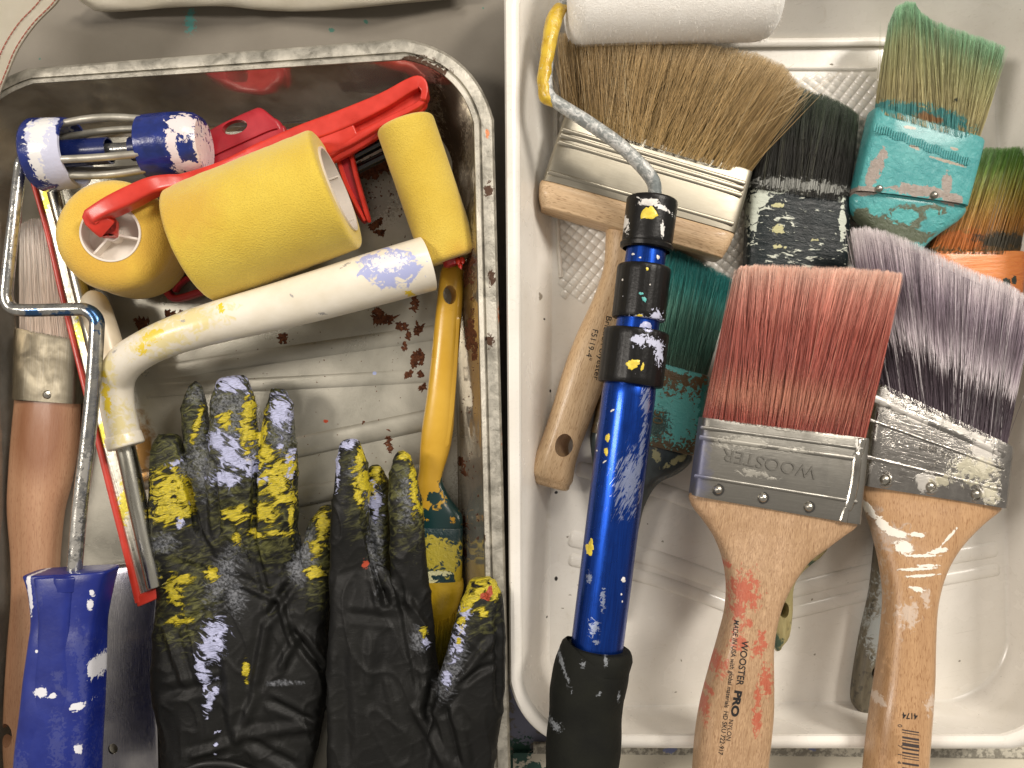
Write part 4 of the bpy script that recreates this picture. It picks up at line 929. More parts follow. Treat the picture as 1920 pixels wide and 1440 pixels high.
g_ = np.random.default_rng(12); hs = []
for k in range(46):
    u = g_.random()**.6; x0 = 1060+(1400-1060)*u; y0 = 150+100*u; dx = 40+150*u*u + g_.normal(0, 22); ln = g_.uniform(.9, 1.25)
    x1 = x0+(dx)*ln*.8; y1 = 95 + 60*u*u - (ln-1)*110 + g_.normal(0, 8); bx, by = g_.normal(0, 7), g_.normal(0, 7)
    zz = 37+g_.uniform(0, 3); hs.append(tube([(x0, y0, zz-2, .8), ((x0*2+x1)/3+bx, (y0*2+y1)/3+by, zz, .8), ((x0+2*x1)/3+bx*.8, (y0+2*y1)/3+by, zz+1, .7), (x1, y1, zz+g_.uniform(-1, 3), .4)], 4, 4))
X.add('stray_bristles', join(*hs), plain('tan_hair', '#c9ae7c', .4), kind='stuff')

# ---- purple brush
V_ = Thing('paint_brush', 'brush with dark violet bristles tipped white and shiny steel ferrule, rightmost handle', 'paint brush', 1740, 850, 36)
bm_ = bristle_mat('violet_bristle', V_.L, [(0, '#63575f'), (.25, '#4c4249'), (.33, '#57494f'), (.38, '#ece4e6'), (.52, '#b3a6ae'), (.64, '#84767f'), (.8, '#a394a0'), (.88, '#d6cad0'), (1, '#faf3f3')], .6, rough=.25, z=46, light='#f5eef0', lightf=.4, jit=.26,  # white mid band and bright strands paint highlight streaks into the colour
                  )
bristles(V_, (1640, 722), (1888, 838), 44, 15, [(1596, 428), (1625, 425), (1660, 432), (1715, 452), (1780, 486), (1840, 512), (1885, 528), (1935, 558)], 46, 14, 11000, bm_, seed=51, rad=.115, splay=.010)
sp = [([(1640, 740, 40, 18, -25), (1630, 790, 12, 50), (1700, 775, 60, 6, -28), (1620, 870, 14, 14), (1790, 800, 60, 5, -26), (1850, 850, 20, 30), (1740, 905, 20, 14), (1860, 930, 18, 14)], '#d9d4cc', 1.0, 5, .6),
      ([(1830, 880, 40, 22, -10), (1860, 925, 16, 18), (1770, 905, 20, 8)], '#d6cfae', 1.0, 4, .55)]
pf = metal('wet_steel', V_.L, '#b5b1ab', '#8c8883', .17, -12, spots=sp, z=54, scratch=.8, sz=9, bd=.10)
va, vb, vc, vd = (1639, 718), (1889, 838), (1612, 908), (1876, 950)
def vq(t_): return tuple(va[i]+(vc[i]-va[i])*t_ for i in (0, 1)) + tuple(vb[i]+(vd[i]-vb[i])*t_ for i in (0, 1))
V_.add('ferrule', slab([(*vq(0), 44, 15), (*vq(.05), 44, 16), (*vq(.95), 44, 16.5), (*vq(1), 44, 16)], 1, 44, (0, 0), 8), pf)
for t_, w, h in ((.14, 14, 1.4), (.36, 6, 1.6), (.72, 8, 1.3)):
    V_.add('band_ridge', bead(va, vb, vc, vd, t_, w, 52, h), pf)
for x, y in [(1658, 899), (1743, 912), (1828, 926)]:
    V_.add('rivet', lathe(P(x, y, 51.6), P(x, y, 53.6), [(0, 2.4), (.5, 2.3), (.85, 1.5), (1, .1)], 24), RIVET)
    V_.add('rivet_ring', lathe(P(x, y, 51.8), P(x, y, 52.7), [(0, 4.3), (.5, 4.1), (1, 3.3), (.3, 2.6)], 24), pf)
lettering(V_, [V_.parts[0]], '75 mm', 1786, 850, 14, 170, pf, 52, 'stamped_text', bold=.2, length=62, extrude=.7, lift=-.2)
lettering(V_, [V_.parts[0]], '3"', 1765, 872, 13, 172, pf, 52, 'stamped_text', bold=.2, length=20, extrude=.7, lift=-.2)
pw = wood('varnished_wood', V_.L, '#c49e76', '#b08a64', 86, z=58, fleck='#80552f', rough=.32,
          spots=[([(1650, 1050, 14, 80, 10), (1680, 1010, 30, 20), (1650, 1010, 20, 40)], '#b9b0a8', 1.1, 4, .5), ([(1655, 1120, 10, 200), (1650, 1300, 12, 180)], '#7b5a36', .9, 6, .4),
                 ([(1730, 1310, 10, 14), (1646, 1310, 4, 8), (1700, 1150, 14, 20), (1735, 1120, 8, 12)], '#d9d0c6', 1.2, 3, .5),
                 ([(1646, 960, 5, 22, 32), (1668, 988, 8, 18, 40), (1690, 1004, 20, 7, -10), (1728, 1006, 15, 5, 0), (1702, 1030, 18, 12, -20), (1765, 1036, 18, 5, 10), (1724, 1068, 34, 3, 3), (1728, 1080, 32, 2.5, 3), (1716, 1104, 14, 5, -10), (1790, 1010, 22, 3, 45), (1742, 1062, 20, 3), (1735, 1044, 34, 3)], '#ece6da', .55, 3, 1.0)])
vh = V_.add('handle', slab([(1613, 908, 1875, 950, 44, 14), (1612, 918, 1872, 958, 44, 14), (1622, 955, 1838, 985, 45, 15), (1638, 1005, 1796, 1028, 46, 17), (1652, 1060, 1768, 1075, 48, 19), (1660, 1120, 1752, 1130, 50, 20), (1656, 1190, 1747, 1195, 52, 21), (1646, 1270, 1745, 1272, 54, 22), (1634, 1350, 1740, 1350, 57, 22), (1625, 1430, 1734, 1432, 59, 22), (1618, 1500, 1730, 1500, 61, 21), (1612, 1570, 1724, 1570, 63, 20)], 5, 44, (0, 0), 2.9), pw)
lettering(V_, [vh], '4174', 1718, 1341, 11, 176, INK, 66, 'printed_text', bold=.2, length=28)
for ch, x, y in (('0', 1684, 1358), ('7', 1682, 1394), ('1', 1681, 1409), ('4', 1679, 1423), ('9', 1677, 1437)):
    lettering(V_, [vh], ch, x, y, 8, -96, plain('grey_ink', '#3a3436', .6), 66, 'printed_text', align='CENTER')
bvh = V_.bvh([vh]); Vb, Fb = [], []
for (y, w) in ((1366, 2.2), (1370.5, 1.6), (1379, 3.8), (1384.5, 1.8), (1391, 6), (1398.5, 3.4), (1406, 3.2), (1411.5, 1.6), (1416, 1.4), (1425, 3.6), (1433, 1.6), (1440, 4), (1447, 2)):
    n = 8
    for k in range(n):
        x0 = 1688 - (y-1366)*.05 + 31*k/n; x1 = x0+31/n; ys = y + 5*k/n - 1
        pts = [P(x0, ys-w/2, 66), P(x1, ys-w/2+.6, 66), P(x1, ys+w/2+.6, 66), P(x0, ys+w/2, 66)]
        q = project(V_, [(p.x, p.y) for p in pts], bvh, .12, 66)
        if all(q): b = len(Vb); Vb += q; Fb.append((b, b+1, b+2, b+3))
V_.add('barcode', (Vb, Fb), plain('barcode_ink', '#403634', .6), smooth=0)

# ---- pink brush
N_ = Thing('paint_brush', 'brush with coral pink bristles and a red-smeared maple handle stamped in black', 'paint brush', 1450, 880, 50)
bm_ = bristle_mat('coral_bristle', N_.L, [(0, '#9a4a40'), (.35, '#a5574c'), (.65, '#b36659'), (.82, '#d59484'), (1, '#fbd8c6')], .62, rough=.3, z=60, light='#e8a890', lightf=.22,
                  stain=[([(1470, 745, 130, 30, -7), (1380, 740, 60, 20)], '#c98a72', 2.0, (.35))])
bristles(N_, (1317, 784), (1623, 822), 58, 15, [(1384, 503), (1400, 497), (1450, 496), (1520, 500), (1600, 503), (1660, 506), (1690, 512)], 60, 14, 13000, bm_, seed=53, rad=.115, splay=.007, ljit=.03)
sp = [([(1305, 850, 26, 90, 6)], '#3a4478', .35, 10, .55), ([(1450, 800, 40, 4, -8), (1490, 845, 30, 4, -5), (1420, 890, 26, 6, -10), (1560, 830, 14, 5), (1395, 830, 40, 10)], '#a9a59a', 1.2, 3, .6), ([(1612, 830, 5, 22), (1606, 900, 3, 30)], '#dcd8d0', 1.3, 2, .9)]  # last entry paints the seam highlight into the steel as pale streaks
nf = metal('dull_steel', N_.L, '#8d8a83', '#77746d', .36, -8, spots=sp, z=68, scratch=.5, mt=.85, bd=.05)
na, nb_, nc, nd = (1314, 782), (1622, 821), (1295, 926), (1606, 980)
def nq(t_): return tuple(na[i]+(nc[i]-na[i])*t_ for i in (0, 1)) + tuple(nb_[i]+(nd[i]-nb_[i])*t_ for i in (0, 1))
N_.add('ferrule', slab([(*nq(0), 58, 15.5), (*nq(.04), 58, 16.5), (*nq(.96), 58, 16.5), (*nq(1), 58, 16)], 1, 48, (0, 0), 7), nf)
for t_, w, h in ((.13, 7, 1.0), (.26, 9, 1.0), (.76, 7, 1.0)):
    N_.add('band_ridge', bead(na, nb_, nc, nd, t_, w, 66.2, h), nf)
bs = metal('bright_seam', N_.L, '#c9c5bb', '#8f8b84', .14, 82, z=68)
N_.add('folded_seam', tube([(1604, 822, 58, 24, 18), (1600, 846, 58, 22, 17.2), (1594, 852, 58, 28, 18.4), (1588, 905, 58, 28, 18.4), (1578, 945, 58, 28, 18.2), (1574, 950, 58, 24, 17.4), (1568, 972, 58, 28, 18)], 3, 24, (.5, .5), 2.6), bs)
for x, y in [(1346, 918), (1430, 933), (1516, 950)]:
    N_.add('rivet', lathe(P(x, y, 66), P(x, y, 68), [(0, 2.3), (.5, 2.2), (.85, 1.5), (1, .1)], 24), RIVET)
    N_.add('rivet_ring', lathe(P(x, y, 66), P(x, y, 66.45), [(0, 3.0), (1, 2.9), (1, 2.3)], 24), plain('recess_shade', '#2a2826', .5))  # raised dark ring paints the shade of a recess round the rivet
lettering(N_, [N_.parts[0]], 'WOOSTER', 1530, 886, 24, 168.5, nf, 66, 'embossed_text', bold=-.1, extrude=.6, lift=-.15, length=178)
nw = wood('maple_handle', N_.L, '#c8a683', '#b99772', -98, z=66, wavy=.8, fleck='#7d5a3a', rough=.5, bands=(12, 60),
          spots=[([(1392, 1105, 22, 30), (1380, 1140, 10, 25), (1366, 1058, 4, 7), (1420, 1190, 7, 16), (1412, 1208, 10, 12), (1425, 1265, 14, 24), (1410, 1290, 6, 22), (1408, 1335, 8, 20), (1340, 1240, 14, 16), (1318, 1310, 6, 30), (1380, 1195, 14, 12), (1395, 1160, 8, 8), (1328, 1290, 4, 5)], '#b5442f', 1.2, 2.6, .72)])
nh = N_.add('handle', slab([(1295, 924, 1606, 980, 58, 14), (1292, 932, 1600, 990, 58, 14), (1300, 952, 1580, 1004, 58, 15), (1318, 975, 1552, 1024, 58, 16), (1340, 1008, 1514, 1052, 59, 17), (1356, 1048, 1484, 1092, 60, 19), (1364, 1095, 1464, 1130, 61, 20), (1362, 1145, 1452, 1170, 62, 21), (1350, 1195, 1446, 1212, 63, 22), (1333, 1255, 1446, 1265, 64, 23), (1316, 1320, 1446, 1328, 64, 23), (1306, 1380, 1441, 1385, 65, 23), (1301, 1440, 1435, 1442, 65, 22), (1298, 1510, 1428, 1510, 66, 21), (1294, 1570, 1420, 1570, 66, 20)], 5, 48, (0, 0), 3.4), nw)
lettering(N_, [nh], 'WOOSTER', 1397, 1202, 13, -99, INK, 74, 'printed_text', bold=.25, length=82)
lettering(N_, [nh], 'PRO', 1382, 1292, 13.5, -99, INK, 74, 'printed_text', bold=.9, length=49)
lettering(N_, [nh], 'NYLON', 1369, 1346, 8.5, -100, INK, 74, 'printed_text', length=38)
lettering(N_, [nh], 'MADE IN USA with global materials', 1384, 1166, 8.5, -98.4, INK, 74, 'printed_text', bold=.08, length=160)
lettering(N_, [nh], 'HD SKU 722-917', 1360, 1331, 8.5, -98.6, INK, 74, 'printed_text', bold=.08, length=80)

# ---- extension pole with wire frame and nap cover
E = Thing('extension_pole_roller', 'blue telescopic pole with black collars and grip, its wire frame carrying the white fluffy roller', 'extension pole', 1150, 800, 50)
m = M('anodised_blue', E.L); a = m.noise((60, .5, .5), 83, 3, .5); b = m.noise(5, 0, 5, .7, .4)
c = m.mix(m.rng(a, .3, .7), '#0c3488', '#1446a8')
c = m.mix(m.math('MULTIPLY', m.blobs([(1180, 905, 20, 40, -8), (1204, 850, 5, 60, -8), (1214, 760, 7, 36)], 1.5, (6, .9, 3), .2, 74, rot=60), .85), c, '#b3bfe2')
c = m.mix(m.blobs([(1113, 1175, 8, 12), (1130, 1120, 4, 14), (1118, 1200, 5, 3), (1105, 1085, 4, 8)], 1.3, 1.6, .12, 74), c, '#b5c2e0')
ABL = m.out(c, m.rng(b, .3, .7, .24, .34), .9, m.bump(a, .02), .25)
m = M('black_collar_plastic', E.L); a = m.noise(8, 0, 5); b = m.noise(1.6, 0, 4, .6)
c = m.mix(m.rng(a, .3, .7), '#0c0b0b', '#131211'); c = m.mix(m.rng(b, .73, .75, 0, .8), c, '#c6c6cc')
c = m.mix(m.blobs([(1226, 640, 22, 8, -20), (1240, 660, 8, 22), (1200, 638, 12, 10), (1218, 598, 34, 6, -5), (1236, 590, 10, 10)], 1.0, 2.2, .1, 76), c, '#c2c5da')
c = m.mix(m.blobs([(1210, 461, 46, 4, -7), (1180, 400, 5, 22, 10), (1238, 378, 30, 4, -25), (1245, 470, 14, 4, -20), (1222, 372, 18, 6), (1248, 420, 4, 14)], .9, 2.4, .1, 76), c, '#e2e0dc')
BCL = m.out(c, .36, 0, m.bump(m.math('ADD', a, b), .12), 0, .3)
def pz(y): return 56 + (y-370)*.0105
def PL(y, dx=0): # axis of the pole
    return P(np.interp(y, [370, 480, 560, 680, 800, 1000, 1230, 1600], [1224, 1210, 1202, 1186, 1172, 1144, 1117, 1075])+dx, y, pz(y))
def rm(px, y): return px/2*kz(pz(y))*1000
def cyl(name, y0, y1, w0, w1, mat, fl=0, fd=0, lip=.0):
    r0, r1 = rm(w0, y0), rm(w1, y1)
    return E.add(name, lathe(PL(y0), PL(y1), [(0, .1), (0, r0*.93), (.02, r0*.98), (.05, r0)] + [(k/8, r0+(r1-r0)*k/8) for k in range(1, 8)] + [(.96, r1), (.99, r1*.97), (1, r1*.92), (1, .1)], 96 if fl else 48, fl, fd), mat, smooth=35)
cyl('collar', 374, 462, 96, 94, BCL)
E.add('collar_lip', lathe(PL(456), PL(470), [(0, rm(92, 460)), (.3, rm(100, 460)), (.8, rm(98, 460)), (1, rm(88, 465))], 48), BCL)
cyl('inner_tube', 462, 506, 74, 76, ABL)
cyl('collar', 500, 600, 100, 100, BCL, 16, .16)
cyl('middle_tube', 596, 634, 80, 82, ABL)
cyl('collar', 620, 722, 122, 122, BCL, 16, .22)
cyl('outer_tube', 715, 1236, 100, 98, ABL)
m = M('foam_grip', E.L); a = m.noise(14, 0, 5); b = m.noise(3, 60, 6, .75, .5)
c = m.mix(m.rng(a, .3, .7), '#10110e', '#191a14'); c = m.mix(m.rng(b, .68, .74, 0, .35), c, '#8f948c')
c = m.mix(m.math('MULTIPLY', m.blobs([(1058, 1262, 3, 24, 20), (1138, 1245, 3, 7), (1094, 1250, 3, 4), (1125, 1302, 5, 2, 30), (1043, 1375, 8, 6), (1163, 1315, 2, 8)], 1.7, 1.4, .4, 84), .6), c, '#9ba0a6')
GRIP = m.out(c, .75, 0, m.bump(b, .25), 0, .2)
prof = [(1218, 60), (1212, 112), (1218, 128), (1235, 136), (1262, 142), (1300, 140), (1340, 136), (1375, 140), (1410, 140), (1450, 134), (1500, 140), (1600, 136)]
rr = []
for y, w in cr(prof, 4):
    rr.append((PL(y, 2 if y < 1240 else np.interp(y, [1240, 1300, 1400, 1500], [-4, -9, -4, 0])), w/2*kz(pz(y))))
R = []
for i, (c_, r) in enumerate(rr):
    t = (rr[min(i+1, len(rr)-1)][0]-rr[max(i-1, 0)][0]).normalized(); sd = t.cross(Vector((0, 0, 1))).normalized()
    R.append((c_, sd*r, sd.cross(t).normalized()*r, 2))
E.add('foam_grip', rings(R, 48), GRIP)
m = M('painted_wire', E.L); a = m.noise(4, -30, 6, .7, .8)
c = m.mix(m.rng(a, .45, .55), '#8c908e', '#c6c6c2'); c = m.mix(m.blobs([(1235, 335, 10, 30)], .6, 4, .3, 62), c, '#7d8484')
EW = m.out(c, .38, .2, m.bump(a, .7), .1)
m = M('thick_yellow', E.L); a = m.noise(6, 0, 5, .6, .6); c = m.mix(m.rng(a, .35, .65), '#b99320', '#d9b93c'); c = m.mix(m.rng(m.noise(2.5, 0, 4), .64, .68, 0, .7), c, '#c9c4a8')
EY = m.out(c, .3, 0, m.bump(a, .9), .2)
E.add('wire_frame', tube([(1226, 380, 56, 26), (1228, 355, 57, 26), (1222, 335, 58, 27), (1200, 308, 59, 27), (1160, 270, 60, 26), (1100, 228, 60, 26), (1050, 196, 60, 24), (1030, 178, 59, 22), (1026, 150, 58, 20), (1030, 100, 56, 20), (1042, 40, 52, 20), (1052, 14, 50, 20), (1072, -6, 46, 20)], 6, 20), EW)
g0 = tube([(1038, 192, 59.5, 20), (1024, 178, 59, 26), (1021, 150, 58.5, 26), (1025, 110, 57, 27), (1032, 70, 55, 28), (1039, 38, 53, 30), (1048, 20, 51, 27), (1056, 14, 50, 20)], 6, 24, (2, 2))
g0 = ([v + Vector((1, 1, .6))*.0007*mnoise.noise(v*180) for v in g0[0]], g0[1])
E.add('dried_yellow_paint', g0, EY)
m = M('white_nap', E.L); a = m.noise(9, 0, 5); c = m.mix(m.rng(a, .3, .7), '#faf6ee', '#fffcf5'); NAP = m.out(c, .9, 0, m.bump(m.noise(.8, 0, 5, .7), .5), 0, .1, .5)
n0, n1_ = P(1060, -10, 44), P(1456, -22, 44)
E.add('roller_cover', lathe(n0, n1_, [(0, 3), (0, 15), (.01, 20), (.035, 23.4), (.07, 24.7)]+[(k/12, 25) for k in range(1, 12)]+[(.93, 24.7), (.965, 23.4), (.99, 20), (1, 15), (1, 3)], 60), NAP)
g_ = np.random.default_rng(5); n = 9000; t = (n1_-n0).normalized(); s1 = t.cross(Vector((0, 0, 1))).normalized(); s2 = s1.cross(t); Vn, Fn = [], []
for _ in range(n):
    s_ = g_.random(); th = g_.random()*2*math.pi; r = .0245 - .012*max(0, (.03-min(s_, 1-s_))/.03)**2
    rd = s1*math.cos(th)+s2*math.sin(th); b0_ = n0.lerp(n1_, s_)+rd*r; d = (rd + Vector(g_.normal(0, .55, 3)) + t*(-.9 if s_ < .03 else .9 if s_ > .97 else 0)).normalized()*g_.uniform(.0008, .0022)
    sd = d.cross(rd + Vector((.01, .02, .03))).normalized()*.00012; i = len(Vn)
    Vn += [b0_-sd, b0_+sd, b0_+d]; Fn.append((i, i+1, i+2))
E.add('nap_fibres', (Vn, Fn), NAP, smooth=0, kind='stuff')
splats(E, [o for o in E.parts if o.name.startswith(('collar', 'outer'))], [(1221, 395, 14, 14), (1186, 683, 12, 10), (1204, 688, 3, 8, -10), (1200, 592, 7, 4), (1216, 502, 3, 3), (1141, 822, 4, 8), (1138, 848, 4, 7), (1107, 1032, 7, 12), (1110, 1018, 3, 6)], YEL, 74, seed=3, rag=.3)
splats(E, [o for o in E.parts if o.name.startswith(('collar', 'outer', 'middle'))], [(1215, 612, 13, 11)], LAV, 74, seed=5, rag=.15)
splats(E, [o for o in E.parts if o.name.startswith(('collar', 'outer', 'inner'))], [(1222, 374, 20, 6), (1193, 470, 3, 2), (1205, 478, 2, 2), (1240, 477, 4, 4), (1172, 520, 1.5, 2), (1221, 532, 1.5, 1.5), (1165, 1114, 2, 2), (1167, 1128, 1.5, 2), (1169, 1087, 5, 5), (1150, 770, 4, 2, 40), (1123, 848, 1.5, 1.5), (1135, 867, 4, 1.5, 40)], WHITE, 74, seed=6, rag=.3)
splats(E, [o for o in E.parts if o.name.startswith('collar')], [(1204, 549, 4, 3), (1210, 560, 3.5, 6, 20)], TEALP, 74, seed=7, rag=.4)

# ================================================================== GLOVES
def seg_d(px, py, a, b):
    ax, ay = a; bx, by = b; dx, dy = bx-ax, by-ay; t = np.clip(((px-ax)*dx+(py-ay)*dy)/(dx*dx+dy*dy), 0, 1)
    return np.hypot(px-(ax+t*dx), py-(ay+t*dy)), t
def glove(T, fingers, palm, creases, mat, zref, seed, vox=.00085, post=None, pin=None):
    geos = [slab(palm, 4, 40, (0, 3), 3.0)]
    for f in fingers:
        m_ = len(f); geos.append(tube([(x, y, z, w, min(w*.235, 14.5) if i < m_-2 else (12.5 if i == m_-2 else 7)) for i, (x, y, z, w) in enumerate(f)], 5, 26, (4.5, 2), 2.1))
    g = join(*geos)
    me = bpy.data.meshes.new('g'); me.from_pydata([tuple(v) for v in g[0]], [], g[1])
    bm = bmesh.new(); bm.from_mesh(me); bmesh.ops.recalc_face_normals(bm, faces=bm.faces); bm.to_mesh(me); bm.free()
    o = bpy.data.objects.new('g', me); COL.objects.link(o)
    md = o.modifiers.new('r', 'REMESH'); md.mode = 'VOXEL'; md.voxel_size = vox
    sm_ = o.modifiers.new('s', 'SMOOTH'); sm_.iterations = 12; sm_.factor = .6
    bpy.context.view_layer.update()
    nm = bpy.data.meshes.new_from_object(o.evaluated_get(bpy.context.evaluated_depsgraph_get()))
    bpy.data.objects.remove(o)
    n = len(nm.vertices); co = np.zeros(n*3); nm.vertices.foreach_get('co', co); co = co.reshape(-1, 3)
    nr = np.zeros(n*3); nm.vertices.foreach_get('normal', nr); nr = nr.reshape(-1, 3)
    kk = S*(D-co[:, 2])/D; px = co[:, 0]/kk+960; py = 720-co[:, 1]/kk
    disp = np.zeros(n)
    for i in range(n):
        x, y, z = co[i]*1000
        q = mnoise.noise(Vector((x*.055+seed, y*.030, z*.05)))
        w = 1-abs(mnoise.noise(Vector((x*.07+.03*y+seed*2, y*.030-.03*x, z*.05+3))))*2.2
        w2 = 1-abs(mnoise.noise(Vector((x*.11-.06*y+seed, y*.08+.05*x, 5+z*.1))))*2.4
        w3 = 1-abs(mnoise.noise(Vector((x*.30+seed, y*.22, 9+z*.2))))*2.0
        disp[i] = 1.4*q + .85*max(0, w)**5 + .3*max(0, w2)**6 + .05*max(0, w3)**3
    for (a, b, wd_, dp) in creases:
        d, t_ = seg_d(px, py, a, b); fade = np.clip(np.minimum(t_, 1-t_)*5+.25, 0, 1)
        disp += dp*.72*fade*(np.exp(-(d/wd_)**2) - .45*np.exp(-((d-wd_*2.0)/(wd_*.9))**2))
    co = co + nr*(disp/1000)[:, None] - np.array(T.L)
    for nm_, bl in T_MASK[mat.name].items():
        f = np.full(n, -9.0)
        for b in bl:
            a_ = -math.radians(b[4] if len(b) > 4 else 0); dx, dy = px-b[0], py-b[1]
            u = (dx*math.cos(a_)+dy*math.sin(a_))/b[2]; v = (-dx*math.sin(a_)+dy*math.cos(a_))/b[3]
            f = np.maximum(f, 1-np.hypot(u, v))
        at = nm.attributes.new(nm_, 'FLOAT', 'POINT'); at.data.foreach_set('value', f.astype(np.float32))
    nm.vertices.foreach_set('co', co.reshape(-1)); nm.update()
    nm.materials.clear(); nm.materials.append(mat); nm.shade_smooth()
    o = bpy.data.objects.new('glove_skin', nm); COL.objects.link(o); o.parent = T.o; T.parts.append(o); return o
T_MASK = {}
def glove_mat(name, L, z, olive, yellow, lav, grey, red):
    T_MASK[name] = dict(olive=olive, yellow=yellow, lav=lav, grey=grey, red=red)
    m = M(name, L); a = m.noise(7, 0, 6, .65, .6); cr_ = m.noise((4, 1.0, 2), 12, 5, .7, 1.2); f = m.noise(1.3, 0, 5, .7, .5); big = m.noise(22, 0, 4); n3 = m.noise((9.0, 3.4, 4), 18, 5, .60, 1.3); n4 = m.noise((9.0, 3.0, 4), -28, 5, .60, 1.5); n5 = m.noise((5, .7, 1), 10, 4, .6, 1.2)
    def mk(at, amp, soft, nz): return m.rng(m.math('ADD', m.attr(at), m.math('MULTIPLY', m.math('SUBTRACT', nz, .5), amp*4)), -soft, soft)
    c = m.mix(m.rng(big, .3, .7), '#121211', '#181816')
    mo = m.math('MULTIPLY', mk('olive', 1.1, .8, n3), .7); c = m.mix(mo, c, m.mix(m.rng(n3, .42, .62), '#23240f', '#6c6c3c'))
    mg = m.math('MULTIPLY', mk('grey', 1.1, .55, n4), .62); c = m.mix(mg, c, m.mix(m.rng(f, .4, .6), '#2b2d30', '#8f9299'))
    ml = mk('lav', 1.2, .16, n4); c = m.mix(ml, c, m.mix(m.rng(n5, .45, .68), '#bcc0e2', '#8589a4'))
    my = mk('yellow', 1.15, .20, n3); c = m.mix(my, c, m.mix(m.rng(n5, .38, .68), '#d4c02c', '#8a8020'))
    if red: c = m.mix(mk('red', .7, .1, n3), c, '#a5442c')
    pm = m.math('MAXIMUM', ml, my)
    h = m.math('ADD', m.math('MULTIPLY', pm, 2.2), m.math('ADD', m.math('MULTIPLY', cr_, m.math('ADD', .5, m.math('MULTIPLY', m.math('MAXIMUM', pm, mo), 1.6))), m.math('MULTIPLY', f, .35)))
    rg = m.lerp(pm, m.lerp(mo, m.rng(a, .3, .7, .42, .54), .24), .30)
    return m.out(c, rg, 0, m.bump(h, .28), 0, m.lerp(pm, .26, .5))
GL = Thing('work_glove', 'left black rubber glove with yellow and lavender painted fingertips, palm down', 'glove', 450, 1080, 14)
CUFF = plain('cuff_rubber', '#171716', .5)
gm = glove_mat('black_rubber_left', GL.L, 32,
    [(315, 890, 42, 75), (370, 790, 26, 70), (435, 790, 50, 100), (520, 850, 44, 130), (505, 1010, 34, 34), (350, 1110, 38, 60), (345, 1160, 36, 34), (600, 1050, 30, 50), (440, 960, 30, 50), (600, 990, 30, 40)],
    [(315, 915, 36, 34), (318, 955, 36, 20), (350, 930, 12, 30), (372, 790, 6, 30, -15), (463, 810, 14, 34), (468, 770, 12, 24), (420, 785, 12, 12), (492, 815, 9, 44), (498, 850, 16, 20), (528, 880, 26, 24), (520, 905, 24, 26), (535, 935, 22, 14), (500, 962, 18, 16, -30), (480, 1000, 20, 6, -15), (326, 1110, 14, 30, 20), (338, 1085, 22, 10), (335, 1165, 18, 8), (605, 985, 14, 30), (592, 1030, 12, 14), (590, 1075, 18, 12), (460, 1258, 5, 20), (445, 1010, 8, 10), (442, 965, 22, 14), (398, 1075, 12, 10), (520, 1000, 26, 5), (546, 975, 5, 30)],
    [(440, 718, 34, 17), (430, 850, 26, 30), (410, 830, 20, 22), (450, 870, 36, 16), (424, 895, 26, 14), (472, 880, 16, 12), (528, 770, 20, 32), (543, 870, 8, 28), (498, 900, 14, 7), (525, 838, 7, 6), (330, 868, 14, 6, 25), (404, 1185, 20, 20, 15), (396, 1215, 18, 26, 20), (380, 1255, 9, 26, 20), (395, 1310, 8, 22, -15), (384, 1290, 3, 7), (338, 978, 6, 10), (353, 942, 5, 4), (424, 895, 8, 12), (390, 1345, 3, 3), (407, 1373, 5, 2), (406, 1395, 3, 3), (405, 1412, 3, 3)],
    [(440, 760, 44, 36), (375, 860, 18, 40), (385, 880, 14, 40), (435, 830, 44, 60), (530, 800, 22, 50), (345, 885, 14, 20), (372, 740, 16, 16), (420, 1080, 18, 50, -25), (575, 1030, 14, 40), (560, 1070, 14, 24), (440, 1120, 16, 26), (530, 1280, 24, 4, 2), (310, 1020, 20, 14)], [])
FL = [[(314, 830, 27, 52), (314, 862, 28, 68), (318, 920, 28, 78), (325, 985, 28, 84), (340, 1060, 27, 96), (360, 1130, 27, 100)],
      [(367, 732, 28, 30), (366, 755, 29, 44), (369, 800, 29, 52), (380, 860, 28, 56), (392, 930, 27, 60), (402, 1000, 26, 66), (405, 1080, 26, 80)],
      [(436, 722, 33, 62), (437, 752, 34, 84), (438, 820, 34, 92), (438, 900, 33, 96), (438, 980, 31, 98), (440, 1080, 29, 110)],
      [(523, 742, 29, 38), (524, 770, 30, 54), (522, 830, 31, 66), (522, 890, 31, 74), (520, 950, 31, 80), (512, 1010, 30, 86), (490, 1090, 29, 110)],
      [(614, 962, 23, 30), (606, 990, 24, 50), (598, 1030, 25, 62), (586, 1080, 26, 78), (565, 1140, 27, 100), (530, 1210, 26, 130)]]
PLL = [(310, 930, 540, 930, 24, 7), (286, 990, 556, 990, 25, 13), (290, 1060, 570, 1080, 26, 18), (296, 1120, 598, 1150, 26, 20), (286, 1190, 616, 1215, 26, 22), (288, 1270, 618, 1280, 26, 23), (296, 1340, 604, 1340, 26, 22), (300, 1400, 595, 1400, 26, 20), (298, 1470, 580, 1470, 26, 19), (296, 1560, 575, 1560, 26, 19)]
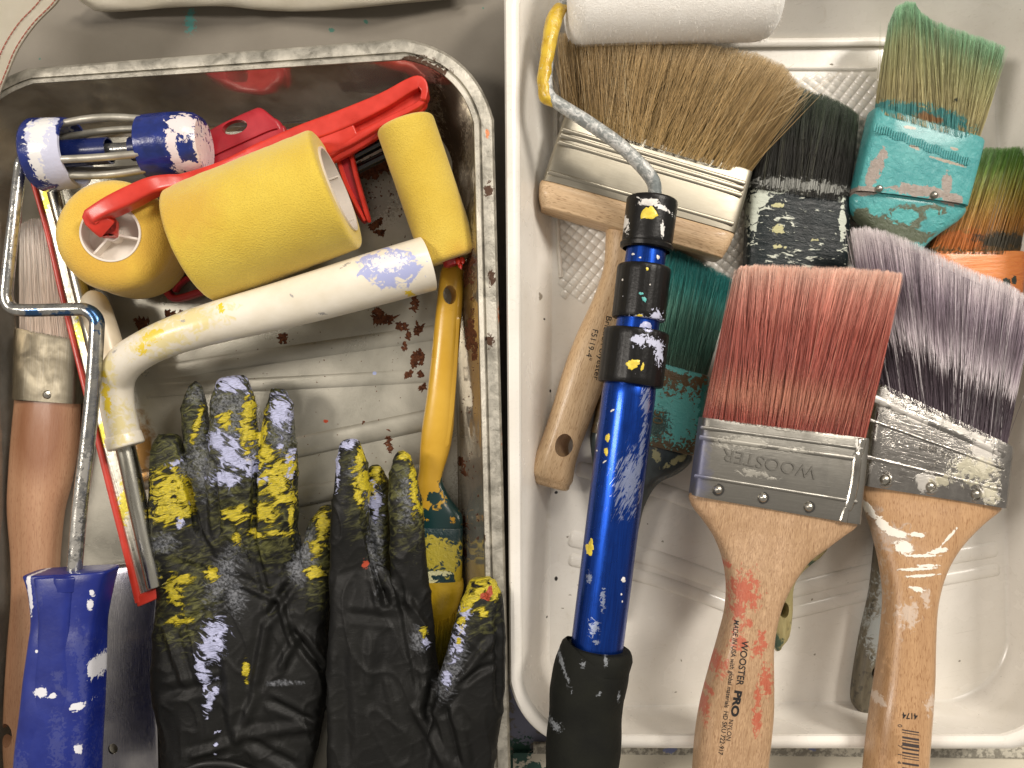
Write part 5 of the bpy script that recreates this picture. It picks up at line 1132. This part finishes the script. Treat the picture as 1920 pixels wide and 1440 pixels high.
CL = [((350, 900), (378, 1010), 6, -3.5), ((398, 860), (410, 1000), 5, -3.0), ((480, 860), (475, 1010), 6, -3.5), ((475, 1010), (500, 1120), 6, -2), ((545, 1090), (500, 1160), 7, -3.5), ((520, 1110), (545, 1200), 6, 3), ((545, 1180), (610, 1260), 7, -4), ((440, 1090), (530, 1130), 6, 2), ((505, 1150), (475, 1300), 8, 2.6), ((480, 1300), (440, 1400), 8, 2.2), ((400, 1230), (420, 1400), 12, -3.2), ((310, 1180), (350, 1290), 8, 2.2),
      ((300, 1300), (420, 1280), 9, -2), ((440, 1380), (600, 1360), 9, 2), ((500, 1310), (600, 1360), 7, -2.5), ((470, 1390), (560, 1440), 8, -2.5), ((330, 1040), (440, 1070), 7, 1.8), ((430, 1120), (330, 1180), 7, -2), ((560, 1190), (520, 1260), 7, 2.4), ((350, 1420), (430, 1395), 8, 2), ((430, 980), (470, 1060), 5, -1.8)]
glL = glove(GL, FL, PLL, CL, gm, 32, 1.3)
GR = Thing('work_glove', 'right black rubber glove with a yellow tipped thumb lying over the yellow handled brush', 'glove', 750, 1150, 20)
gm2 = glove_mat('black_rubber_right', GR.L, 44,
    [(680, 900, 22, 60), (720, 940, 20, 70), (770, 920, 22, 60), (790, 960, 16, 30), (885, 1130, 30, 40)],
    [(678, 850, 8, 34, -15), (684, 905, 14, 30, 25), (672, 930, 8, 20, 25), (763, 852, 16, 10), (775, 915, 7, 44), (706, 895, 12, 20), (790, 952, 14, 9), (800, 965, 20, 6, -30), (903, 1098, 34, 17), (880, 1125, 16, 20), (925, 1110, 10, 16), (905, 1150, 8, 10), (866, 1165, 8, 10), (795, 1185, 6, 8), (860, 1200, 4, 8)],
    [(655, 832, 20, 9, 20), (633, 875, 4, 36), (704, 945, 11, 26), (700, 912, 5, 12), (872, 1148, 12, 11), (858, 1200, 9, 34, -12), (838, 1275, 7, 14), (798, 1205, 7, 8)],
    [(668, 880, 14, 12), (766, 930, 14, 40), (705, 1010, 10, 60), (850, 1240, 14, 50, -14), (840, 1270, 16, 26, -14), (690, 935, 8, 20), (785, 1200, 12, 16)], [(911, 1118, 8, 9), (685, 1058, 6, 8), (918, 1108, 4, 8)])
FR = [[(656, 838, 40, 44), (659, 868, 41, 58), (660, 920, 41, 66), (658, 980, 41, 72), (660, 1050, 40, 82), (668, 1130, 39, 100)],
      [(704, 885, 30, 30), (706, 910, 30, 42), (708, 960, 30, 46), (708, 1030, 30, 50), (706, 1110, 31, 70)],
      [(756, 862, 38, 32), (757, 885, 39, 48), (760, 940, 39, 60), (764, 1000, 39, 64), (768, 1080, 39, 68), (770, 1160, 38, 90), (760, 1240, 38, 120)],
      [(904, 1102, 53, 52), (905, 1124, 54, 76), (900, 1165, 55, 92), (893, 1220, 55, 108), (884, 1280, 54, 122), (874, 1350, 52, 128), (866, 1430, 50, 122), (860, 1500, 48, 118), (856, 1560, 47, 112)]]
PLR = [(640, 1020, 690, 1025, 39, 6), (626, 1080, 735, 1090, 40, 12), (620, 1140, 790, 1150, 40, 16), (618, 1200, 806, 1210, 40, 19), (617, 1260, 820, 1260, 40, 20), (616, 1310, 860, 1300, 40, 21), (615, 1360, 870, 1350, 40, 21), (614, 1420, 870, 1420, 40, 20), (612, 1480, 865, 1480, 40, 20), (612, 1560, 860, 1560, 40, 20)]
CR_ = [((690, 1000), (722, 1130), 7, -4), ((722, 1100), (725, 1140), 8, -3), ((760, 1120), (800, 1180), 7, 2.5), ((745, 1080), (790, 1320), 7, -2), ((812, 1280), (800, 1340), 9, -4), ((820, 1330), (930, 1190), 7, 2.2), ((850, 1290), (930, 1240), 6, -2), ((780, 1330), (840, 1440), 8, 3), ((830, 1320), (860, 1440), 7, -3), ((640, 1200), (650, 1430), 12, -2), ((700, 1180), (690, 1300), 10, 2), ((650, 1150), (740, 1160), 8, -1.5), ((860, 1340), (880, 1440), 8, 2), ((930, 1150), (935, 1330), 6, -2), ((720, 1260), (760, 1400), 10, 1.6)]
glR = glove(GR, FR, PLR, CR_, gm2, 44, 5.7)
GL.add('cuff_edge', tube([(340, 1446, 38, 10), (380, 1432, 40, 12), (425, 1432, 40, 12), (470, 1444, 38, 10)], 5, 14, (1, 1)), CUFF)

# ---- small pieces belong to the part they sit on
HOME = {'rivet': 'ferrule', 'rivet_ring': 'ferrule', 'band_ridge': 'ferrule', 'folded_seam': 'ferrule', 'embossed_text': 'ferrule', 'stamped_text': 'ferrule', 'size_mark': 'ferrule', 'paint_texture': 'ferrule',
        'printed_text': 'handle', 'barcode': 'handle', 'facet': 'handle', 'grip_panel': 'handle', 'handle_collar': 'handle', 'spoke': 'core', 'core_rib': 'core', 'handle_rail': 'handle_web', 'handle_step': 'handle_web',
        'ridge': 'hang_plate', 'strut_rail': 'side_strut', 'corner_rail': 'corner_frame', 'pipe_lip': 'pipe_handle', 'nap_fibres': 'roller_cover', 'dried_yellow_paint': 'wire_frame', 'stitching': 'cloth_flap', 'collar_lip': 'collar'}
for root in [o for o in COL.objects if o.parent is None and 'category' in o.keys()]:
    kids = list(root.children); names = {}
    for k in kids: names.setdefault(k.name.split('.')[0], k)
    for k in kids:
        h = HOME.get(k.name.split('.')[0])
        if h and h in names: k.parent = names[h]
    g = {'paint_brush': 'paint brushes in the trays', 'wide_stain_brush': 'paint brushes in the trays', 'foam_roller': 'yellow foam rollers', 'work_glove': 'black rubber gloves', 'metal_paint_tray': 'paint trays side by side', 'white_paint_tray': 'paint trays side by side'}.get(root.name.split('.')[0])
    if g: root['group'] = g
